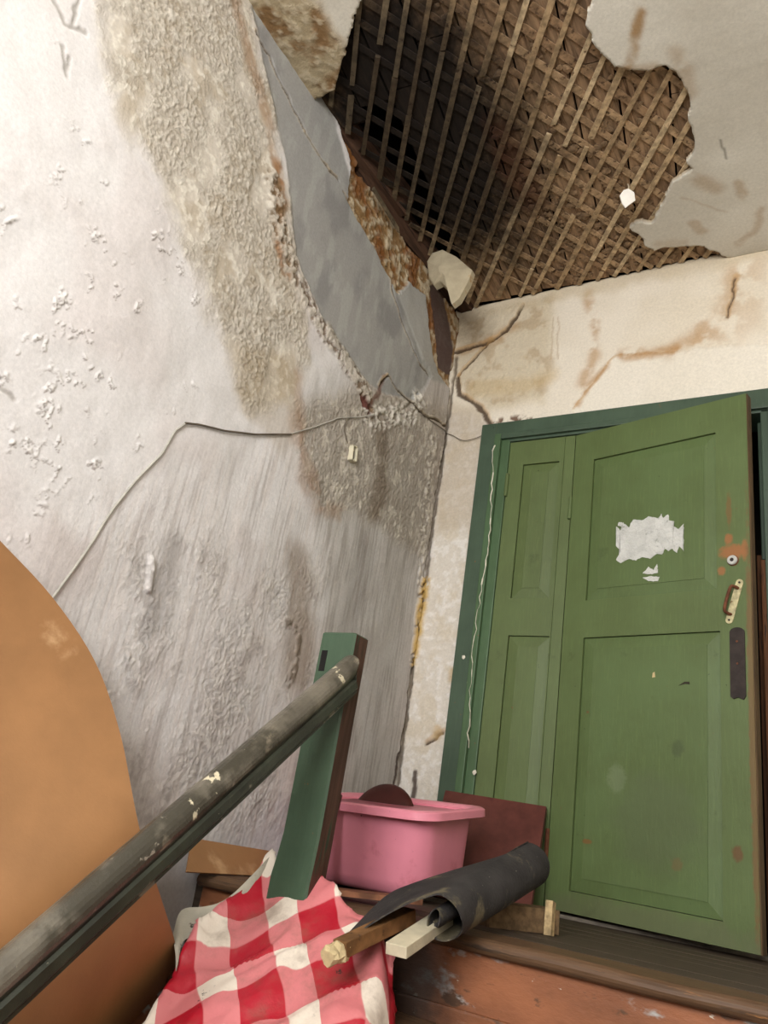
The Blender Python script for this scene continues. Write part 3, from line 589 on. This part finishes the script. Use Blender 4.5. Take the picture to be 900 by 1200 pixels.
leafg_p = green('moss_green_panel', srgb(84, 99, 58), srgb(91, 109, 67), blobs=[
    dict(col=srgb(120, 132, 100), loc=(.27, 0, .50), rad=(.035, .3, .045), amt=.45, nscale=40, wob=.9), dict(col=srgb(86, 96, 66), loc=(.42, 0, .36), rad=(.16, .3, .15), amt=.55, nscale=9, wob=.7), dict(col=srgb(112, 90, 58), loc=(.50, 0, .24), rad=(.02, .3, .018), amt=.5, nscale=60, wob=.9), dict(col=srgb(64, 74, 48), loc=(.50, 0, .62), rad=(.02, .3, .03), amt=.5, nscale=40, wob=.8), dict(col=srgb(122, 84, 46), loc=(.16, 0, .27), rad=(.02, .3, .008), amt=.8, nscale=40)])
edgem = wood('worn_door_edge', srgb(84, 66, 44), .7, (9, 9, .7), .4)
# main leaf, standing ajar
L0 = Vector((-1.022, D-.006, LZ)); Lf = Vector((-.277, 2.92, 0)); ang = math.atan2(Lf.y-D, Lf.x+1.022)
d1 = put(empty('door_1', L0, (0, 0, ang)), 'wide green panelled door leaf standing ajar with torn white paper', 'door', kind='structure')
LW = .764
panelled(d1, LW, .022, 2.02, [(.098, .642, 1.205, 1.872), (.098, .652, .094, 1.044)], .042, leafg, edgem, leafg_p)
box('leaf_edge', (LW-.001, .002, .022), (LW+.004, .041, 2.018), edgem, d1)
def lfr(u, v, w): return Vector((u, -w, v))
# torn paper
paper = plain('torn_white_paper', srgb(206, 206, 200), .9, .12, 18, .9, 70, spots=[(26, .60, .66, srgb(168, 170, 162))], bdist=.01)
def leafpt(p):
    w = wr(p); a = np.array([L0.x, L0.y, 0]); u = np.array([math.cos(ang), math.sin(ang), 0]); n = np.array([-u[1], u[0], 0]); q = w*((a@n)/(w@n)); return float((q-a)@u), float(q[2]-LZ)
pap = [(722, 617), (727, 622), (730, 612), (737, 618), (742, 609), (752, 610), (760, 605), (771, 607), (775, 602), (777, 607), (783, 603), (784, 610), (790, 611), (789, 617), (795, 620), (801, 614), (801, 646), (796, 640), (793, 648), (788, 643), (783, 646), (779, 643), (776, 650), (770, 649), (762, 655), (752, 653), (745, 657), (737, 655), (727, 660), (722, 656), (728, 645), (722, 640)]
pj = jag(np.array([leafpt(p) for p in pap]), .0022, .008, 5)
extrude_poly('torn_paper', pj, .0025, lambda u, v, w: lfr(u, v, w-.002), paper, d1)
for q in ([(753, 672), (760, 664), (766, 668), (770, 661), (771, 671), (764, 673)], [(753, 677), (762, 675), (773, 676), (771, 681), (760, 681)], [(725, 612), (729, 612), (728, 617), (724, 616)]):
    extrude_poly('torn_paper', jag(np.array([leafpt(p) for p in q]), .0015, .006, 8), .002, lambda u, v, w: lfr(u, v, w-.002), paper, d1)
u, v = leafpt((766, 791)); extrude_poly('torn_paper', [(u-.006, v-.01), (u+.006, v-.008), (u+.003, v+.012), (u-.004, v+.008)], .002, lambda u, v, w: lfr(u, v, w-.002), plain('cream_scrap', srgb(196, 176, 130), .8), d1)
u, v = leafpt((802, 802)); extrude_poly('splinter_mark', [(u-.022, v-.004), (u+.004, v+.002), (u+.02, v), (u+.018, v+.010), (u, v+.010)], .002, lambda u, v, w: lfr(u, v, w-.002), plain('dark_scratch', srgb(52, 48, 36), .9), d1)
# lock cylinder, handle, old lock plate, hinges
steel = plain('worn_steel', srgb(196, 196, 190), .3, .12, 40, .1, metal=.25); brass = plain('worn_cream_metal', srgb(190, 180, 140), .45, .3, 60, .3, spots=[(50, .6, .68, srgb(110, 84, 50))], metal=.2)
iron = plain('dark_iron', srgb(50, 42, 38), .55, .3, 30, .3, metal=.3); rusty = plain('rusty_iron', srgb(104, 62, 40), .8, .35, 40, .5)
u, v = leafpt((859, 657))
lk = cyl('door_lock', lfr(u, v, -.004), lfr(u, v, .004), .0215, rusty, d1, 28, bev=.002)
cyl('lock_ring', lfr(u, v, .002), lfr(u, v, .012), .0185, steel, lk, 28, bev=.0025); cyl('keyhole', lfr(u, v, .011), lfr(u, v, .0135), .007, iron, lk, 16)
ut, vt = leafpt((867, 683)); ub, vb = leafpt((855, 727)); A = Vector((ut, vt)); B = Vector((ub, vb)); t_ = (B-A).normalized(); s_ = Vector((-t_.y, t_.x))
pl = [A+t_*.0+s_*.013*math.cos(a)*1-t_*.013*math.sin(a) for a in np.linspace(0, math.pi, 9)]+[B-s_*.013*math.cos(a)+t_*.013*math.sin(a) for a in np.linspace(0, math.pi, 9)]
hd = extrude_poly('handle', [tuple(p) for p in pl], .004, lambda u, v, w: lfr(u, v, w), brass, d1)
Ah = A+t_*.022; Bh = B-t_*.022; off = -s_*(.014 if s_.x > 0 else -.014)
tube('grip', [lfr(Ah.x, Ah.y, .002), lfr(Ah.x, Ah.y, .020)+Vector((off.x*.5, 0, off.y*.5)), lfr(*(Ah+off+t_*.012), .034), lfr(*(Bh+off-t_*.012), .034), lfr(Bh.x, Bh.y, .020)+Vector((off.x*.5, 0, off.y*.5)), lfr(Bh.x, Bh.y, .002)], .0058, rusty, hd, 10)
for c in (A, B): cyl('screw', lfr(c.x, c.y, .003), lfr(c.x, c.y, .006), .004, iron, hd, 10)
ul, v1 = leafpt((864, 733)); _, v0 = leafpt((862, 818)); hw = .026
pl = [(ul+hw*math.cos(a), v1-hw+hw*.7*math.sin(a)) for a in np.linspace(0, math.pi, 9)]+[(ul-hw, v0+.004), (ul-hw*.6, v0-.004), (ul, v0+.002), (ul+hw*.7, v0-.006), (ul+hw, v0+.006)]
op = extrude_poly('lock_plate', pl, .006, lambda u, v, w: lfr(u, v, w), iron, d1)
for dz in (.06, .14): cyl('screw', lfr(ul, v1-dz, .005), lfr(ul, v1-dz, .0075), .004, rusty, op, 8)
for (p, mt) in (((672, 595), leafg), ((649, 990), rusty)):
    u, v = leafpt(p); cyl('hinge', lfr(-.004, v-.055, .006), lfr(-.004, v+.055, .006), .0085, mt, d1, 14, bev=.002)
# narrow leaf, shut
N0 = (-1.348, D-.004, LZ); d2 = put(empty('door_2', N0), 'narrow green panelled door leaf kept shut beside the casing', 'door', kind='structure')
NW = -1.026-N0[0]
leafn = green('moss_green_narrow_leaf', srgb(85, 98, 58), srgb(92, 107, 64))
panelled(d2, NW, .022, 2.022, [(.075, .252, 1.225, 1.895), (.082, .268, .13, 1.055)], .042, leafn, edgem, leafn)
box('cover_strip', (NW-.052, -.007, .022), (NW-.047, .001, 2.02), leafn, d2)
cyl('hinge', (.002, -.006, 1.73), (.002, -.006, 1.85), .009, leafn, d2, 14, bev=.002)

# ================================================================== WALL CABLES
cable_m = plain('painted_cable', srgb(172, 168, 158), .7, .15, 30); wire_m = plain('dark_wire', srgb(96, 86, 74), .6, .2, 40)
def wall_pts(pp, off):
    out = []
    for a, b in zip(pp, pp[1:]+[pp[-1]]):
        for t in (0, .33, .66):
            q = onx((a[0]+(b[0]-a[0])*t, a[1]+(b[1]-a[1])*t))
            if a == b and t > 0: break
            h = max(wall_h(q[1]+dy, q[2]+dz) for dy in (-.012, 0, .012) for dz in (-.012, 0, .012)); out.append((LX+h+off, q[1], q[2]))
    return out
put(tube('electric_cable', wall_pts([(52, 712), (66, 692), (100, 645), (130, 600), (160, 562), (188, 532), (204, 505), (217, 496)], .003), .0036, cable_m), 'white painted cable running diagonally up the peeling wall', 'cable')
put(tube('electric_cable', wall_pts([(215, 496), (232, 498), (262, 505), (300, 509), (340, 509)], .006), .0035, wire_m), 'sagging grey twisted cable across the middle of the wall', 'cable')
put(tube('electric_cable', wall_pts([(338, 509), (370, 500), (396, 490), (420, 489), (432, 487)], .003), .0026, cable_m), 'thin pale cable end running into the brick hole', 'cable')
put(tube('electric_cable', wall_pts([(404, 490), (402, 505), (406, 520)], .004), .0018, wire_m), 'short thin wire hanging down to the small white terminal box', 'cable')
q1 = wall_pts([(468, 462), (490, 484), (512, 500), (523, 508)], .004); q2 = [tuple(ony(p, D-.015)) for p in ((530, 510), (542, 516), (556, 514), (572, 507))]
put(tube('electric_cable', q1+q2, .0020, wire_m), 'thin dark wire crossing the wall corner to the door casing', 'cable')
q = onx((411, 532)); tb = put(empty('terminal_box', (LX+wall_h(q[1], q[2])+.002, q[1], q[2]), (math.radians(8), 0, 0)), 'small white open terminal box on the stained wall', 'terminal box')
tw = plain('ivory_plastic', srgb(214, 206, 180), .4, .06, 20)
bm = bmesh.new()
for lo, hi in (((-.01, -.018, -.034), (.022, -.013, .034)), ((-.01, .013, -.034), (.022, .018, .034)), ((-.01, -.018, -.034), (.022, .018, -.029)), ((-.01, -.018, .029), (.022, .018, .034)), ((-.01, -.016, -.030), (-.004, .016, .030))): abox(bm, lo, hi)
bm_obj('housing', bm, tw, tb); box('terminal', (-.004, -.010, -.020), (.010, .011, .016), iron, tb, .002)

# ================================================================== RAILING
rail_m = plain('worn_dark_rail_paint', srgb(104, 98, 86), .32, .35, 7, .6, 50, spots=[(5, .50, .62, srgb(64, 60, 50)), (13, .63, .66, srgb(206, 196, 168)), (9, .60, .72, srgb(136, 126, 108)), (30, .66, .70, srgb(150, 142, 128))], spec=.5)
post_g = green('newel_green', srgb(58, 76, 58), srgb(68, 88, 68)); post_b = wood('newel_brown_side', srgb(74, 52, 42), .6, (9, 9, .8), .35, spots=[(6, .55, .64, srgb(52, 66, 50))])
RO = (-1.255, 1.85, LZ); rg = put(empty('stair_railing', RO), 'worn moulded handrail ending at a green newel post', 'railing')
# handrail: moulded section swept up the slope
sl = math.atan(.835); prof = []
for a in np.linspace(-25, 205, 15): prof.append((.031*math.cos(math.radians(a)), -.031+.031*math.sin(math.radians(a))))
prof += [(-.022, -.056), (-.028, -.062), (-.028, -.082), (-.022, -.088), (-.022, -.096), (.022, -.096), (.022, -.088), (.028, -.082), (.028, -.062), (.022, -.056)]
bm = bmesh.new(); rings = []
yA, yB = .05, 1.805
for i in range(61):
    y = yA+(yB-yA)*i/60; z = -.28+.835*(y-.95); x = -1.205+.02*(1-(y-.05)/1.75)*0
    ring = []
    for (a, b) in prof:
        cy, cz = y+b*(-math.sin(sl))*1, z+b*math.cos(sl)
        if i == 60: cy = min(cy+.06, yB+.004)
        ring.append(bm.verts.new((x+a-RO[0], cy-RO[1], cz-RO[2])))
    rings.append(ring)
n = len(prof)
for a, b in zip(rings, rings[1:]):
    for k in range(n): bm.faces.new((a[k], a[(k+1) % n], b[(k+1) % n], b[k]))
bm.faces.new(rings[0]); bm.faces.new(rings[-1]); ho = bm_obj('handrail', bm, rail_m, rg)
ho.data.materials.append(plain('dark_green_black_moulding', srgb(44, 48, 38), .3, .4, 9, .4, 40, spots=[(12, .60, .64, srgb(104, 100, 86)), (30, .68, .71, srgb(200, 190, 160))], spec=.5))
for f in ho.data.polygons[:60*n]: f.material_index = 0 if f.index % n < 14 else 1
def post(px, py, z0, z1, name='newel_post'):
    bm = bmesh.new(); rows = []
    for z, xl, xr, yf, yb in ((z0, -.074, .046, -.055, .02), (z0+.24, -.074, .048, -.055, .02), (z0+.29, -.068, .050, -.052, .02), (z0+.35, -.062, .052, -.050, .02), (z1-.30, -.060, .054, -.050, .02), (z1-.004, -.056, .058, -.050, .02), (z1, -.052, .054, -.046, .016)):
        rows.append([bm.verts.new((px+a-RO[0], py+b-RO[1], z-RO[2])) for a, b in ((xl, yf), (xr-.006, yf), (xr, yf+.006), (xr, yb), (xl, yb))])
    for a, b in zip(rows, rows[1:]):
        for k in range(5): bm.faces.new((a[k], a[(k+1) % 5], b[(k+1) % 5], b[k]))
    bm.faces.new(rows[0]); bm.faces.new(rows[-1]); o = bm_obj(name, bm, post_g, rg); o.data.materials.append(post_b)
    for f in o.data.polygons:
        if f.normal.x > .8 and f.center.z < z1-.12-RO[2]: f.material_index = 1
    return o
np_ = post(-1.262, 1.862, LZ-.2, .500)
box('slot', (-1.310-RO[0], 1.811-RO[1], .385-RO[2]), (-1.290-RO[0], 1.8135-RO[1], .445-RO[2]), plain('slot_dark', srgb(20, 18, 16), .9), np_)
post(-1.262, .04, LOW, -.72)

# ================================================================== BOARDS, BASIN, ROLL
hb = plain('brown_hardboard', srgb(152, 110, 70), .5, .10, 5, .25, 160, spots=[(4, .64, .78, srgb(196, 158, 116)), (60, .70, .74, srgb(150, 100, 60))], spec=.4, bdist=.002)
def sheet(name, rows, thick, mat, parent=None):
    bm = bmesh.new(); G = [[bm.verts.new(p) for p in r] for r in rows]
    for a, b in zip(G, G[1:]):
        for k in range(len(a)-1): bm.faces.new((a[k], a[k+1], b[k+1], b[k]))
    bmesh.ops.recalc_face_normals(bm, faces=bm.faces); bmesh.ops.solidify(bm, geom=list(bm.faces), thickness=thick)
    return bm_obj(name, bm, mat, parent, True)
edge = [onx((-40, 592), -1.705), onx((0, 635), -1.70), onx((60, 700), -1.67), onx((110, 775), -1.60), onx((140, 860), -1.50), onx((162, 970), -1.385), onx((185, 1045), -1.39), onx((205, 1108), -1.45), onx((208, 1136), -1.52)]
E0 = crom([tuple(e) for e in edge], 5)
rows = [[tuple(p+Vector((0, -1, -.83))*t) for t in np.linspace(0, .9, 10)] for p in E0]
put(sheet('hardboard_sheet', rows, .004, hb), 'large bent brown hardboard sheet leaning on the wall behind the handrail', 'board')
c = [onx((196, 1030), -1.66), onx((300, 1034), -1.63), onx((322, 998), -1.69), onx((225, 982), -1.70)]
c[0][2] = c[1][2] = LZ+.004; c[0][0] = c[1][0] = -1.62; c[0][1] = max(c[0][1], 1.8)
put(sheet('hardboard_offcut', [[tuple(c[0]), tuple(c[1])], [tuple(c[3]), tuple(c[2])]], .004, hb), 'small flat brown hardboard offcut leaning low on the wall beside the newel post', 'board')

# basin
pink = plain('pink_plastic', srgb(228, 140, 156), .38, .06, 4, .08, 60, spots=[(7, .60, .75, srgb(204, 112, 122)), (45, .70, .73, srgb(120, 76, 70))], spec=.5)
def rrect(hx, hy, r, n=8):
    out = []
    for cx, cy, a0 in ((hx-r, hy-r, 0), (-hx+r, hy-r, 90), (-hx+r, -hy+r, 180), (hx-r, -hy+r, 270)):
        for k in range(n+1): a = math.radians(a0+90*k/n); out.append((cx+r*math.cos(a), cy+r*math.sin(a)))
    return out
bs = put(empty('plastic_basin', (-1.390, 2.525, LZ+.024), (math.radians(8), math.radians(-1), math.radians(-4))), 'pink plastic basin with a flared rim on the landing', 'basin')
def loft(name, secs, mat, parent):
    bm = bmesh.new(); R_ = []
    for hx, hy, r, z in secs: R_.append([bm.verts.new((x, y, z)) for x, y in rrect(hx, hy, r)])
    for a, b in zip(R_, R_[1:]):
        m = len(a)
        for k in range(m): bm.faces.new((a[k], a[(k+1) % m], b[(k+1) % m], b[k]))
    bm.faces.new(R_[0]); bm.faces.new(R_[-1]); return bm_obj(name, bm, mat, parent, True)
loft('tub', [(.17, .10, .06, 0), (.205, .135, .075, .003), (.225, .155, .08, .018), (.236, .165, .08, .05), (.255, .182, .08, .255), (.250, .177, .078, .256), (.230, .159, .075, .05), (.215, .145, .07, .016), (.17, .10, .06, .010)], pink, bs)
loft('rim', [(.252, .179, .078, .250), (.286, .213, .085, .238), (.293, .220, .085, .240), (.292, .219, .085, .262), (.284, .211, .085, .268), (.262, .189, .075, .266), (.249, .176, .075, .256), (.252, .179, .078, .250)], pink, bs)
maroon = wood('dark_maroon_paint', srgb(84, 44, 38), .4, (3, 3, 3), .3, spots=[(6, .58, .72, srgb(56, 30, 26))], bmp=.2)
# round dark red lid standing inside the basin
bm = bmesh.new(); secs = [(0, .030), (.06, .030), (.12, .024), (.150, .014), (.158, .006), (.160, 0), (.158, -.003), (.150, .006), (.12, .018), (0, .024)]; n = 40; rr_ = []
for r, h in secs: rr_.append([bm.verts.new((r*math.cos(2*math.pi*k/n), r*math.sin(2*math.pi*k/n), h)) for k in range(n)] if r else [bm.verts.new((0, 0, h))])
for a, b in zip(rr_, rr_[1:]):
    for k in range(n):
        q = [a[k % len(a)], a[(k+1) % len(a)], b[(k+1) % len(b)], b[k % len(b)]]; q = list(dict.fromkeys(q)); bm.faces.new(q)
ld = bm_obj('pot_lid', bm, plain('dark_red_enamel', srgb(62, 26, 22), .35, .3, 8), None, True); ld.scale = (.95, .95, 1); ld.location = (-1.480, 2.59, .004); ld.rotation_euler = (math.radians(78), 0, math.radians(-8))
put(ld, 'dark red-brown round lid standing upright in the pink basin', 'lid')
# maroon boards
t0 = ony((522, 926), 3.045); t1 = ony((640, 945), 3.05); b1 = ony((621, 1066), 2.80); b1[2] = LZ+.004; b0 = b1+np.array([t0[0]-t1[0], 0, 0])*.98
bm = bmesh.new(); nrm = Vector((0, .6, -.4)).normalized()*.018
f = [bm.verts.new(v) for v in (b0, b1, t1, t0)]; k = [bm.verts.new(Vector(v)+nrm) for v in (b0, b1, t1, t0)]
bm.faces.new(f); bm.faces.new(k[::-1])
for i in range(4): bm.faces.new((f[i], k[i], k[(i+1) % 4], f[(i+1) % 4]))
put(bm_obj('painted_board', bm, wood('red_brown_board', srgb(88, 48, 41), .5, (2, 2, 2), .25, spots=[(5, .6, .75, srgb(78, 40, 36))], bmp=.3)), 'square dark red painted board leaning on the narrow green door leaf', 'board')
put(obox('painted_plank', (-1.43, 2.105, LZ), (-1.47, 2.225, .10), .13, .016, maroon, None, up=(1, 0, 0)), 'narrow maroon plank leaning on the front of the pink basin by the newel post', 'plank')

# felt roll: spiral section swept along its axis, loose flap at the near end
felt = plain('black_roofing_felt', srgb(54, 51, 50), .8, .25, 12, .7, 90, spots=[(9, .55, .66, srgb(104, 96, 76)), (70, .68, .72, srgb(140, 134, 120))], spec=.25)
Ra = Vector((-.815, 1.745, -.172)); Rb = Vector((-.822, 2.33, -.040)); ax = (Rb-Ra).normalized(); ux = Vector((1, 0, 0)); ux = (ux-ax*ux.dot(ax)).normalized(); uz = ux.cross(ax)
def felt_pt(s, t):       # s along section 0..1 (0 flap tip), t along the axis
    r0 = .060+.008*t; q_ = min(1, max(0, (t-.22)/.6)); flap = .215*(1-q_*q_*(3-2*q_))+.004
    if s < .25:
        k = 1-s/.25; x = -flap*k; z = r0-.075*(k**1.5)*(flap/.21)+.005*math.sin(k*6+t*9)*k
        return x, z
    a = (s-.25)/.75*2*math.pi*2.2; r = r0-.0052*a*(1+.15*math.sin(3*t+1)); r *= 1+.04*math.sin(a*2+1.2+t*5)
    return r*math.sin(a), r*math.cos(a)
rows = []
for i in range(25):
    t = i/24; c_ = Ra+(Rb-Ra)*t; row = []
    for j in range(90):
        s = j/89; x, z = felt_pt(s, t); fr_ = (.02*math.sin(s*9+1)+.010*math.sin(s*31)) if i == 0 else 0
        kf = max(0, 1-s/.25)*max(0, 1-t/.28); row.append(tuple(c_+ux*x+uz*(z-.055*kf)-ax*(fr_+.07*kf)))
    rows.append(row)
put(sheet('felt_roll', rows, .0028, felt), 'rolled black roofing felt lying over the edge of the landing', 'felt roll')
timber = wood('grey_brown_offcut', srgb(110, 88, 62), .8, (9, 9, 9), .35)
put(obox('wood_block', (-.90, 2.20, LZ+.030), (-.765, 2.38, LZ+.034), .085, .062, timber, None, bev=.003), 'grey-brown wood block under the black felt roll', 'wood block')
put(obox('wood_block', (-.745, 2.31, LZ+.0), (-.75, 2.325, LZ+.085), .030, .02, wood('pale_offcut', srgb(176, 152, 112), .8, (9, 9, 9)), None, up=(1, 0, 0)), 'small pale wood stub standing beside the felt roll', 'wood block')

# ================================================================== OILCLOTH HEAP
def slope_pt(p, h): w = wr(p); return w*((LZ-.83*NY+h)/(w[2]-.83*w[1]))
m, t, b = nt('red_gingham_oilcloth'); uvn = t.nodes.new('ShaderNodeUVMap'); sp = t.nodes.new('ShaderNodeSeparateXYZ')
add = t.nodes.new('ShaderNodeVectorMath'); add.operation = 'ADD'; link(t, uvn.outputs[0], add.inputs[0]); add.inputs[1].default_value = (.31, .12, 0)
link(t, add.outputs[0], sp.inputs[0])
def stripe(o): return ramp(t, math_(t, 'FRACT', o, 0), .425, .455)
su = stripe(sp.outputs[0]); sv = stripe(sp.outputs[1]); f = math_(t, 'MULTIPLY', math_(t, 'ADD', su, sv), .5)
c = mix(t, f, srgb(226, 214, 198), srgb(172, 18, 40)); n = t.nodes.new('ShaderNodeMix')
mid = math_(t, 'MULTIPLY', math_(t, 'MULTIPLY', f, math_(t, 'SUBTRACT', 1.0, f)), 4.0); c = mix(t, math_(t, 'MULTIPLY', mid, .75), c, srgb(208, 104, 112))
c = mix(t, math_(t, 'MULTIPLY', ramp(t, noise(t, 5, 6, .7), .50, .72), .55), c, srgb(112, 88, 70)); c = mix(t, ramp(t, noise(t, 12, 6, .75), .64, .69), c, srgb(48, 40, 34))
link(t, c, b.inputs['Base Color']); b.inputs['Roughness'].default_value = .38; b.inputs['Specular IOR Level'].default_value = .5; bump(t, b, noise(t, 14, 4, .6), .35, .01)
cloth_m = m
ol = [(317, 1008), (330, 1030), (346, 1052), (358, 1040), (374, 1034), (384, 1040), (398, 1052), (420, 1060), (445, 1072), (466, 1080), (472, 1120), (470, 1150), (462, 1195), (450, 1260), (400, 1330), (250, 1330), (120, 1260), (165, 1208), (190, 1165), (208, 1130), (226, 1095), (262, 1068), (295, 1040), (308, 1016)]
cs = 1/math.sqrt(1+.83**2)
def s2uv(q): return np.array([q[0], (NY-q[1])/cs])
olw = np.array([s2uv(slope_pt(p, .10)) for p in ol])
us = np.arange(-1.70, -.70, .009); vs = np.arange(-.12, .95, .009); U, V = np.meshgrid(us, vs, indexing='ij'); P = np.stack([U.ravel(), V.ravel()], 1)
olj = jag(olw, .004, .03, 2)
sd, q = poly_sd(P, olj)
u, v = P.T; g1 = fbm(u*7, v*4, 301, 3); g2 = fbm((u*.75+v*.66)*13, (u*.66-v*.75)*4, 303, 2); g3 = fbm(u*40, v*40, 305, 2)
hh = .085+.08*(g1-.45)+.035*(np.abs(g2-.5)*-2+.5)+.003*g3
hh -= .10*sst(.07, 0, sd)**2*sst(-1.15, -.95, u)*sst(.05, .2, v); hh += .02*sst(.05, .0, sd)*sst(-1.2, -1.4, u)
hh -= .10*sst(-.94, -.84, u)**1.5
hh += .03*np.exp(-((u+1.20)/.05)**2-((v-.08)/.06)**2)
keep_hole_out = None
idx = np.arange(len(P)).reshape(U.shape); quads = np.stack([idx[:-1, :-1], idx[1:, :-1], idx[1:, 1:], idx[:-1, 1:]], -1).reshape(-1, 4)
near = np.abs(sd) < .0055; Pn = P.copy(); Pn[near] = q[near]
quads = quads[poly_sd(P[quads].mean(1), olj)[0] > 0]
nl = math.sqrt(1+.83**2); nv = np.array([0, -.83, 1])/nl
co = np.stack([Pn[:, 0], NY-Pn[:, 1]*cs, LZ-.83*Pn[:, 1]*cs], 1)+hh[:, None]*nv*cs*0+np.stack([0*hh, 0*hh, hh], 1)
me = bpy.data.meshes.new('oilcloth'); used = np.unique(quads); rm = np.full(len(co), -1); rm[used] = np.arange(len(used))
me.from_pydata(co[used].tolist(), [], rm[quads].tolist()); uvl = me.uv_layers.new(name='UVMap')
an = math.radians(47); du = u+.05*(g1-.5); dvv = v*1.05+.06*(fbm(u*5, v*5, 331, 2)-.5)
uv = np.stack([(du*math.cos(an)+dvv*math.sin(an))/.175, (-du*math.sin(an)+dvv*math.cos(an))/.175], 1)[used]
li = np.zeros(len(me.loops), np.int32); me.loops.foreach_get('vertex_index', li); uvl.data.foreach_set('uv', uv[li].astype(np.float32).ravel())
oc = link_mesh('oilcloth', me, cloth_m, None, True); so = oc.modifiers.new('thickness', 'SOLIDIFY'); so.thickness = .003; so.offset = -1
put(oc, 'crumpled red and white gingham oilcloth heaped on the stairs', 'oilcloth')
# turned-up grey backing along its wall-side edge
back_m = plain('grey_cloth_backing', srgb(176, 170, 154), .8, .15, 10, .4, 60, spots=[(22, .60, .66, srgb(52, 46, 40))])
ed = [slope_pt(p, .12) for p in ((203, 1098), (212, 1072), (238, 1062), (268, 1050), (296, 1028), (317, 1004))]; E1 = crom([tuple(e) for e in ed], 5)
rows = []
for i, p in enumerate(E1):
    k = i/(len(E1)-1); w = .085*(1-k)+.016; row = []
    for j in range(6):
        a = j/5; row.append(tuple(p+Vector((w*a*.8, -w*a*.55, .008*math.sin(a*3.1)-.055*a+.008*math.sin(k*9)))))
    rows.append(row)
sheet('turned_edge', rows, .003, back_m, oc)

# battens poking out from under the felt
def batten(name, pa, ya, pb, yb, w, h, mat, label, **k):
    o = obox(name, ony(pa, ya), ony(pb, yb), w, h, mat, None, **k); put(o, label, 'batten'); return o
ba = batten('wooden_batten', (398, 1112), 1.60, (480, 1072), 1.84, .038, .032, wood('brown_batten', srgb(124, 88, 54), .6, (3, 3, 3), .4, spots=[(9, .58, .68, srgb(66, 46, 32))]), 'brown wooden batten with a torn paper-wrapped end under the felt roll', bev=.002)
A = Vector(ony((398, 1112), 1.60)); B = Vector(ony((480, 1072), 1.84)); d_ = (B-A).normalized()
bm = bmesh.new(); x_ax = d_.cross(Vector((0, 0, 1))).normalized(); z_ax = x_ax.cross(d_); rings = []
for i in range(9):
    k = i/8; r = (.010+.012*math.sin(math.pi*min(1, .25+k*.75)))*(1.1 if i % 2 else .95); c_ = A+d_*(-.040+.085*k)+z_ax*(-.006)
    rings.append([bm.verts.new(c_+(x_ax*math.cos(a)+z_ax*math.sin(a)*.9)*r*(1+.18*math.sin(a*3+i))) for a in np.linspace(0, 2*math.pi, 13)[:-1]])
for a, b in zip(rings, rings[1:]):
    for k in range(12): bm.faces.new((a[k], a[(k+1) % 12], b[(k+1) % 12], b[k]))
bm.faces.new(rings[0]); bm.faces.new(rings[-1])
bm_obj('paper_wrap', bm, plain('dirty_cream_paper', srgb(196, 176, 134), .8, .2, 20, .6, 50, spots=[(26, .62, .68, srgb(110, 86, 58))]), ba)
batten('painted_batten', (464, 1114), 1.63, (520, 1076), 1.86, .050, .024, wood('white_painted_batten', srgb(196, 186, 160), .6, (3, 3, 3), .12), 'white painted batten poking out beside the felt roll', bev=.002)
q0 = ony((395, 1040), 2.18); q1 = ony((440, 1058), 2.18)
put(obox('wood_offcut', (-1.33, 1.99, LZ+.014), (-1.06, 2.15, LZ+.03), .09, .014, wood('red_brown_offcut', srgb(120, 78, 54), .7, (4, 4, 4)), None), 'flat reddish wood offcut lying in front of the pink basin', 'offcut')

# loose plaster at the ceiling corner and the dangling flake
pc = plain('cream_plaster_chunk', srgb(172, 160, 134), .9, .12, 14, .5, 50, spots=[(14, .62, .72, srgb(166, 134, 90))])
def chunk(name, pp, y, thick, label, bend=.03):
    pts = [ony(p, y) for p in pp]; c_ = sum(pts)/len(pts); bm = bmesh.new(); rings = []
    for k, (s, dy) in enumerate(((1, thick), (1.0, .004), (.93, -.004), (.6, -bend*.6), (.25, -bend))):
        rings.append([bm.verts.new(Vector(c_+(p-c_)*s+np.array([0, dy, 0]))) for p in pts])
    n = len(pts)
    for a, b in zip(rings, rings[1:]):
        for k in range(n): bm.faces.new((a[k], a[(k+1) % n], b[(k+1) % n], b[k]))
    bm.faces.new(rings[0]); bm.faces.new(rings[-1]); o = bm_obj(name, bm, pc, None); return put(o, label, 'plaster')
chunk('plaster_chunk', [(500, 306), (506, 296), (518, 292), (534, 300), (553, 316), (548, 330), (537, 350), (529, 356), (526, 340), (516, 330), (508, 334), (502, 324)], 2.58, .04, 'loose curled plaster chunk hanging at the broken ceiling corner')
fc = onz((735, 232), 2.63); fk = put(empty('plaster_flake', tuple(fc)), 'white plaster flake dangling from the laths', 'plaster flake')
fo_ = [(-.034, .004), (-.020, .030), (0, .040), (.026, .026), (.034, -.010), (.012, -.030), (-.004, -.048), (-.020, -.030)]
dr = Vector(_Y.tolist()) if False else None
fx = Vector((.86, .50, 0)); fy = Vector((.12, -.25, .96)).normalized(); fz = fx.cross(fy)
extrude_poly('flake', fo_, .006, lambda u, v, w: fx*u+fy*v+fz*w, plain('white_plaster', srgb(236, 232, 222), .9, .06, 20), fk)
tube('thread', [fy*.038, fy*.052+fx*.002, Vector((.0, .0, .078))], .003, plain('pale_thread', srgb(190, 176, 150), .9), fk, 6, 3)
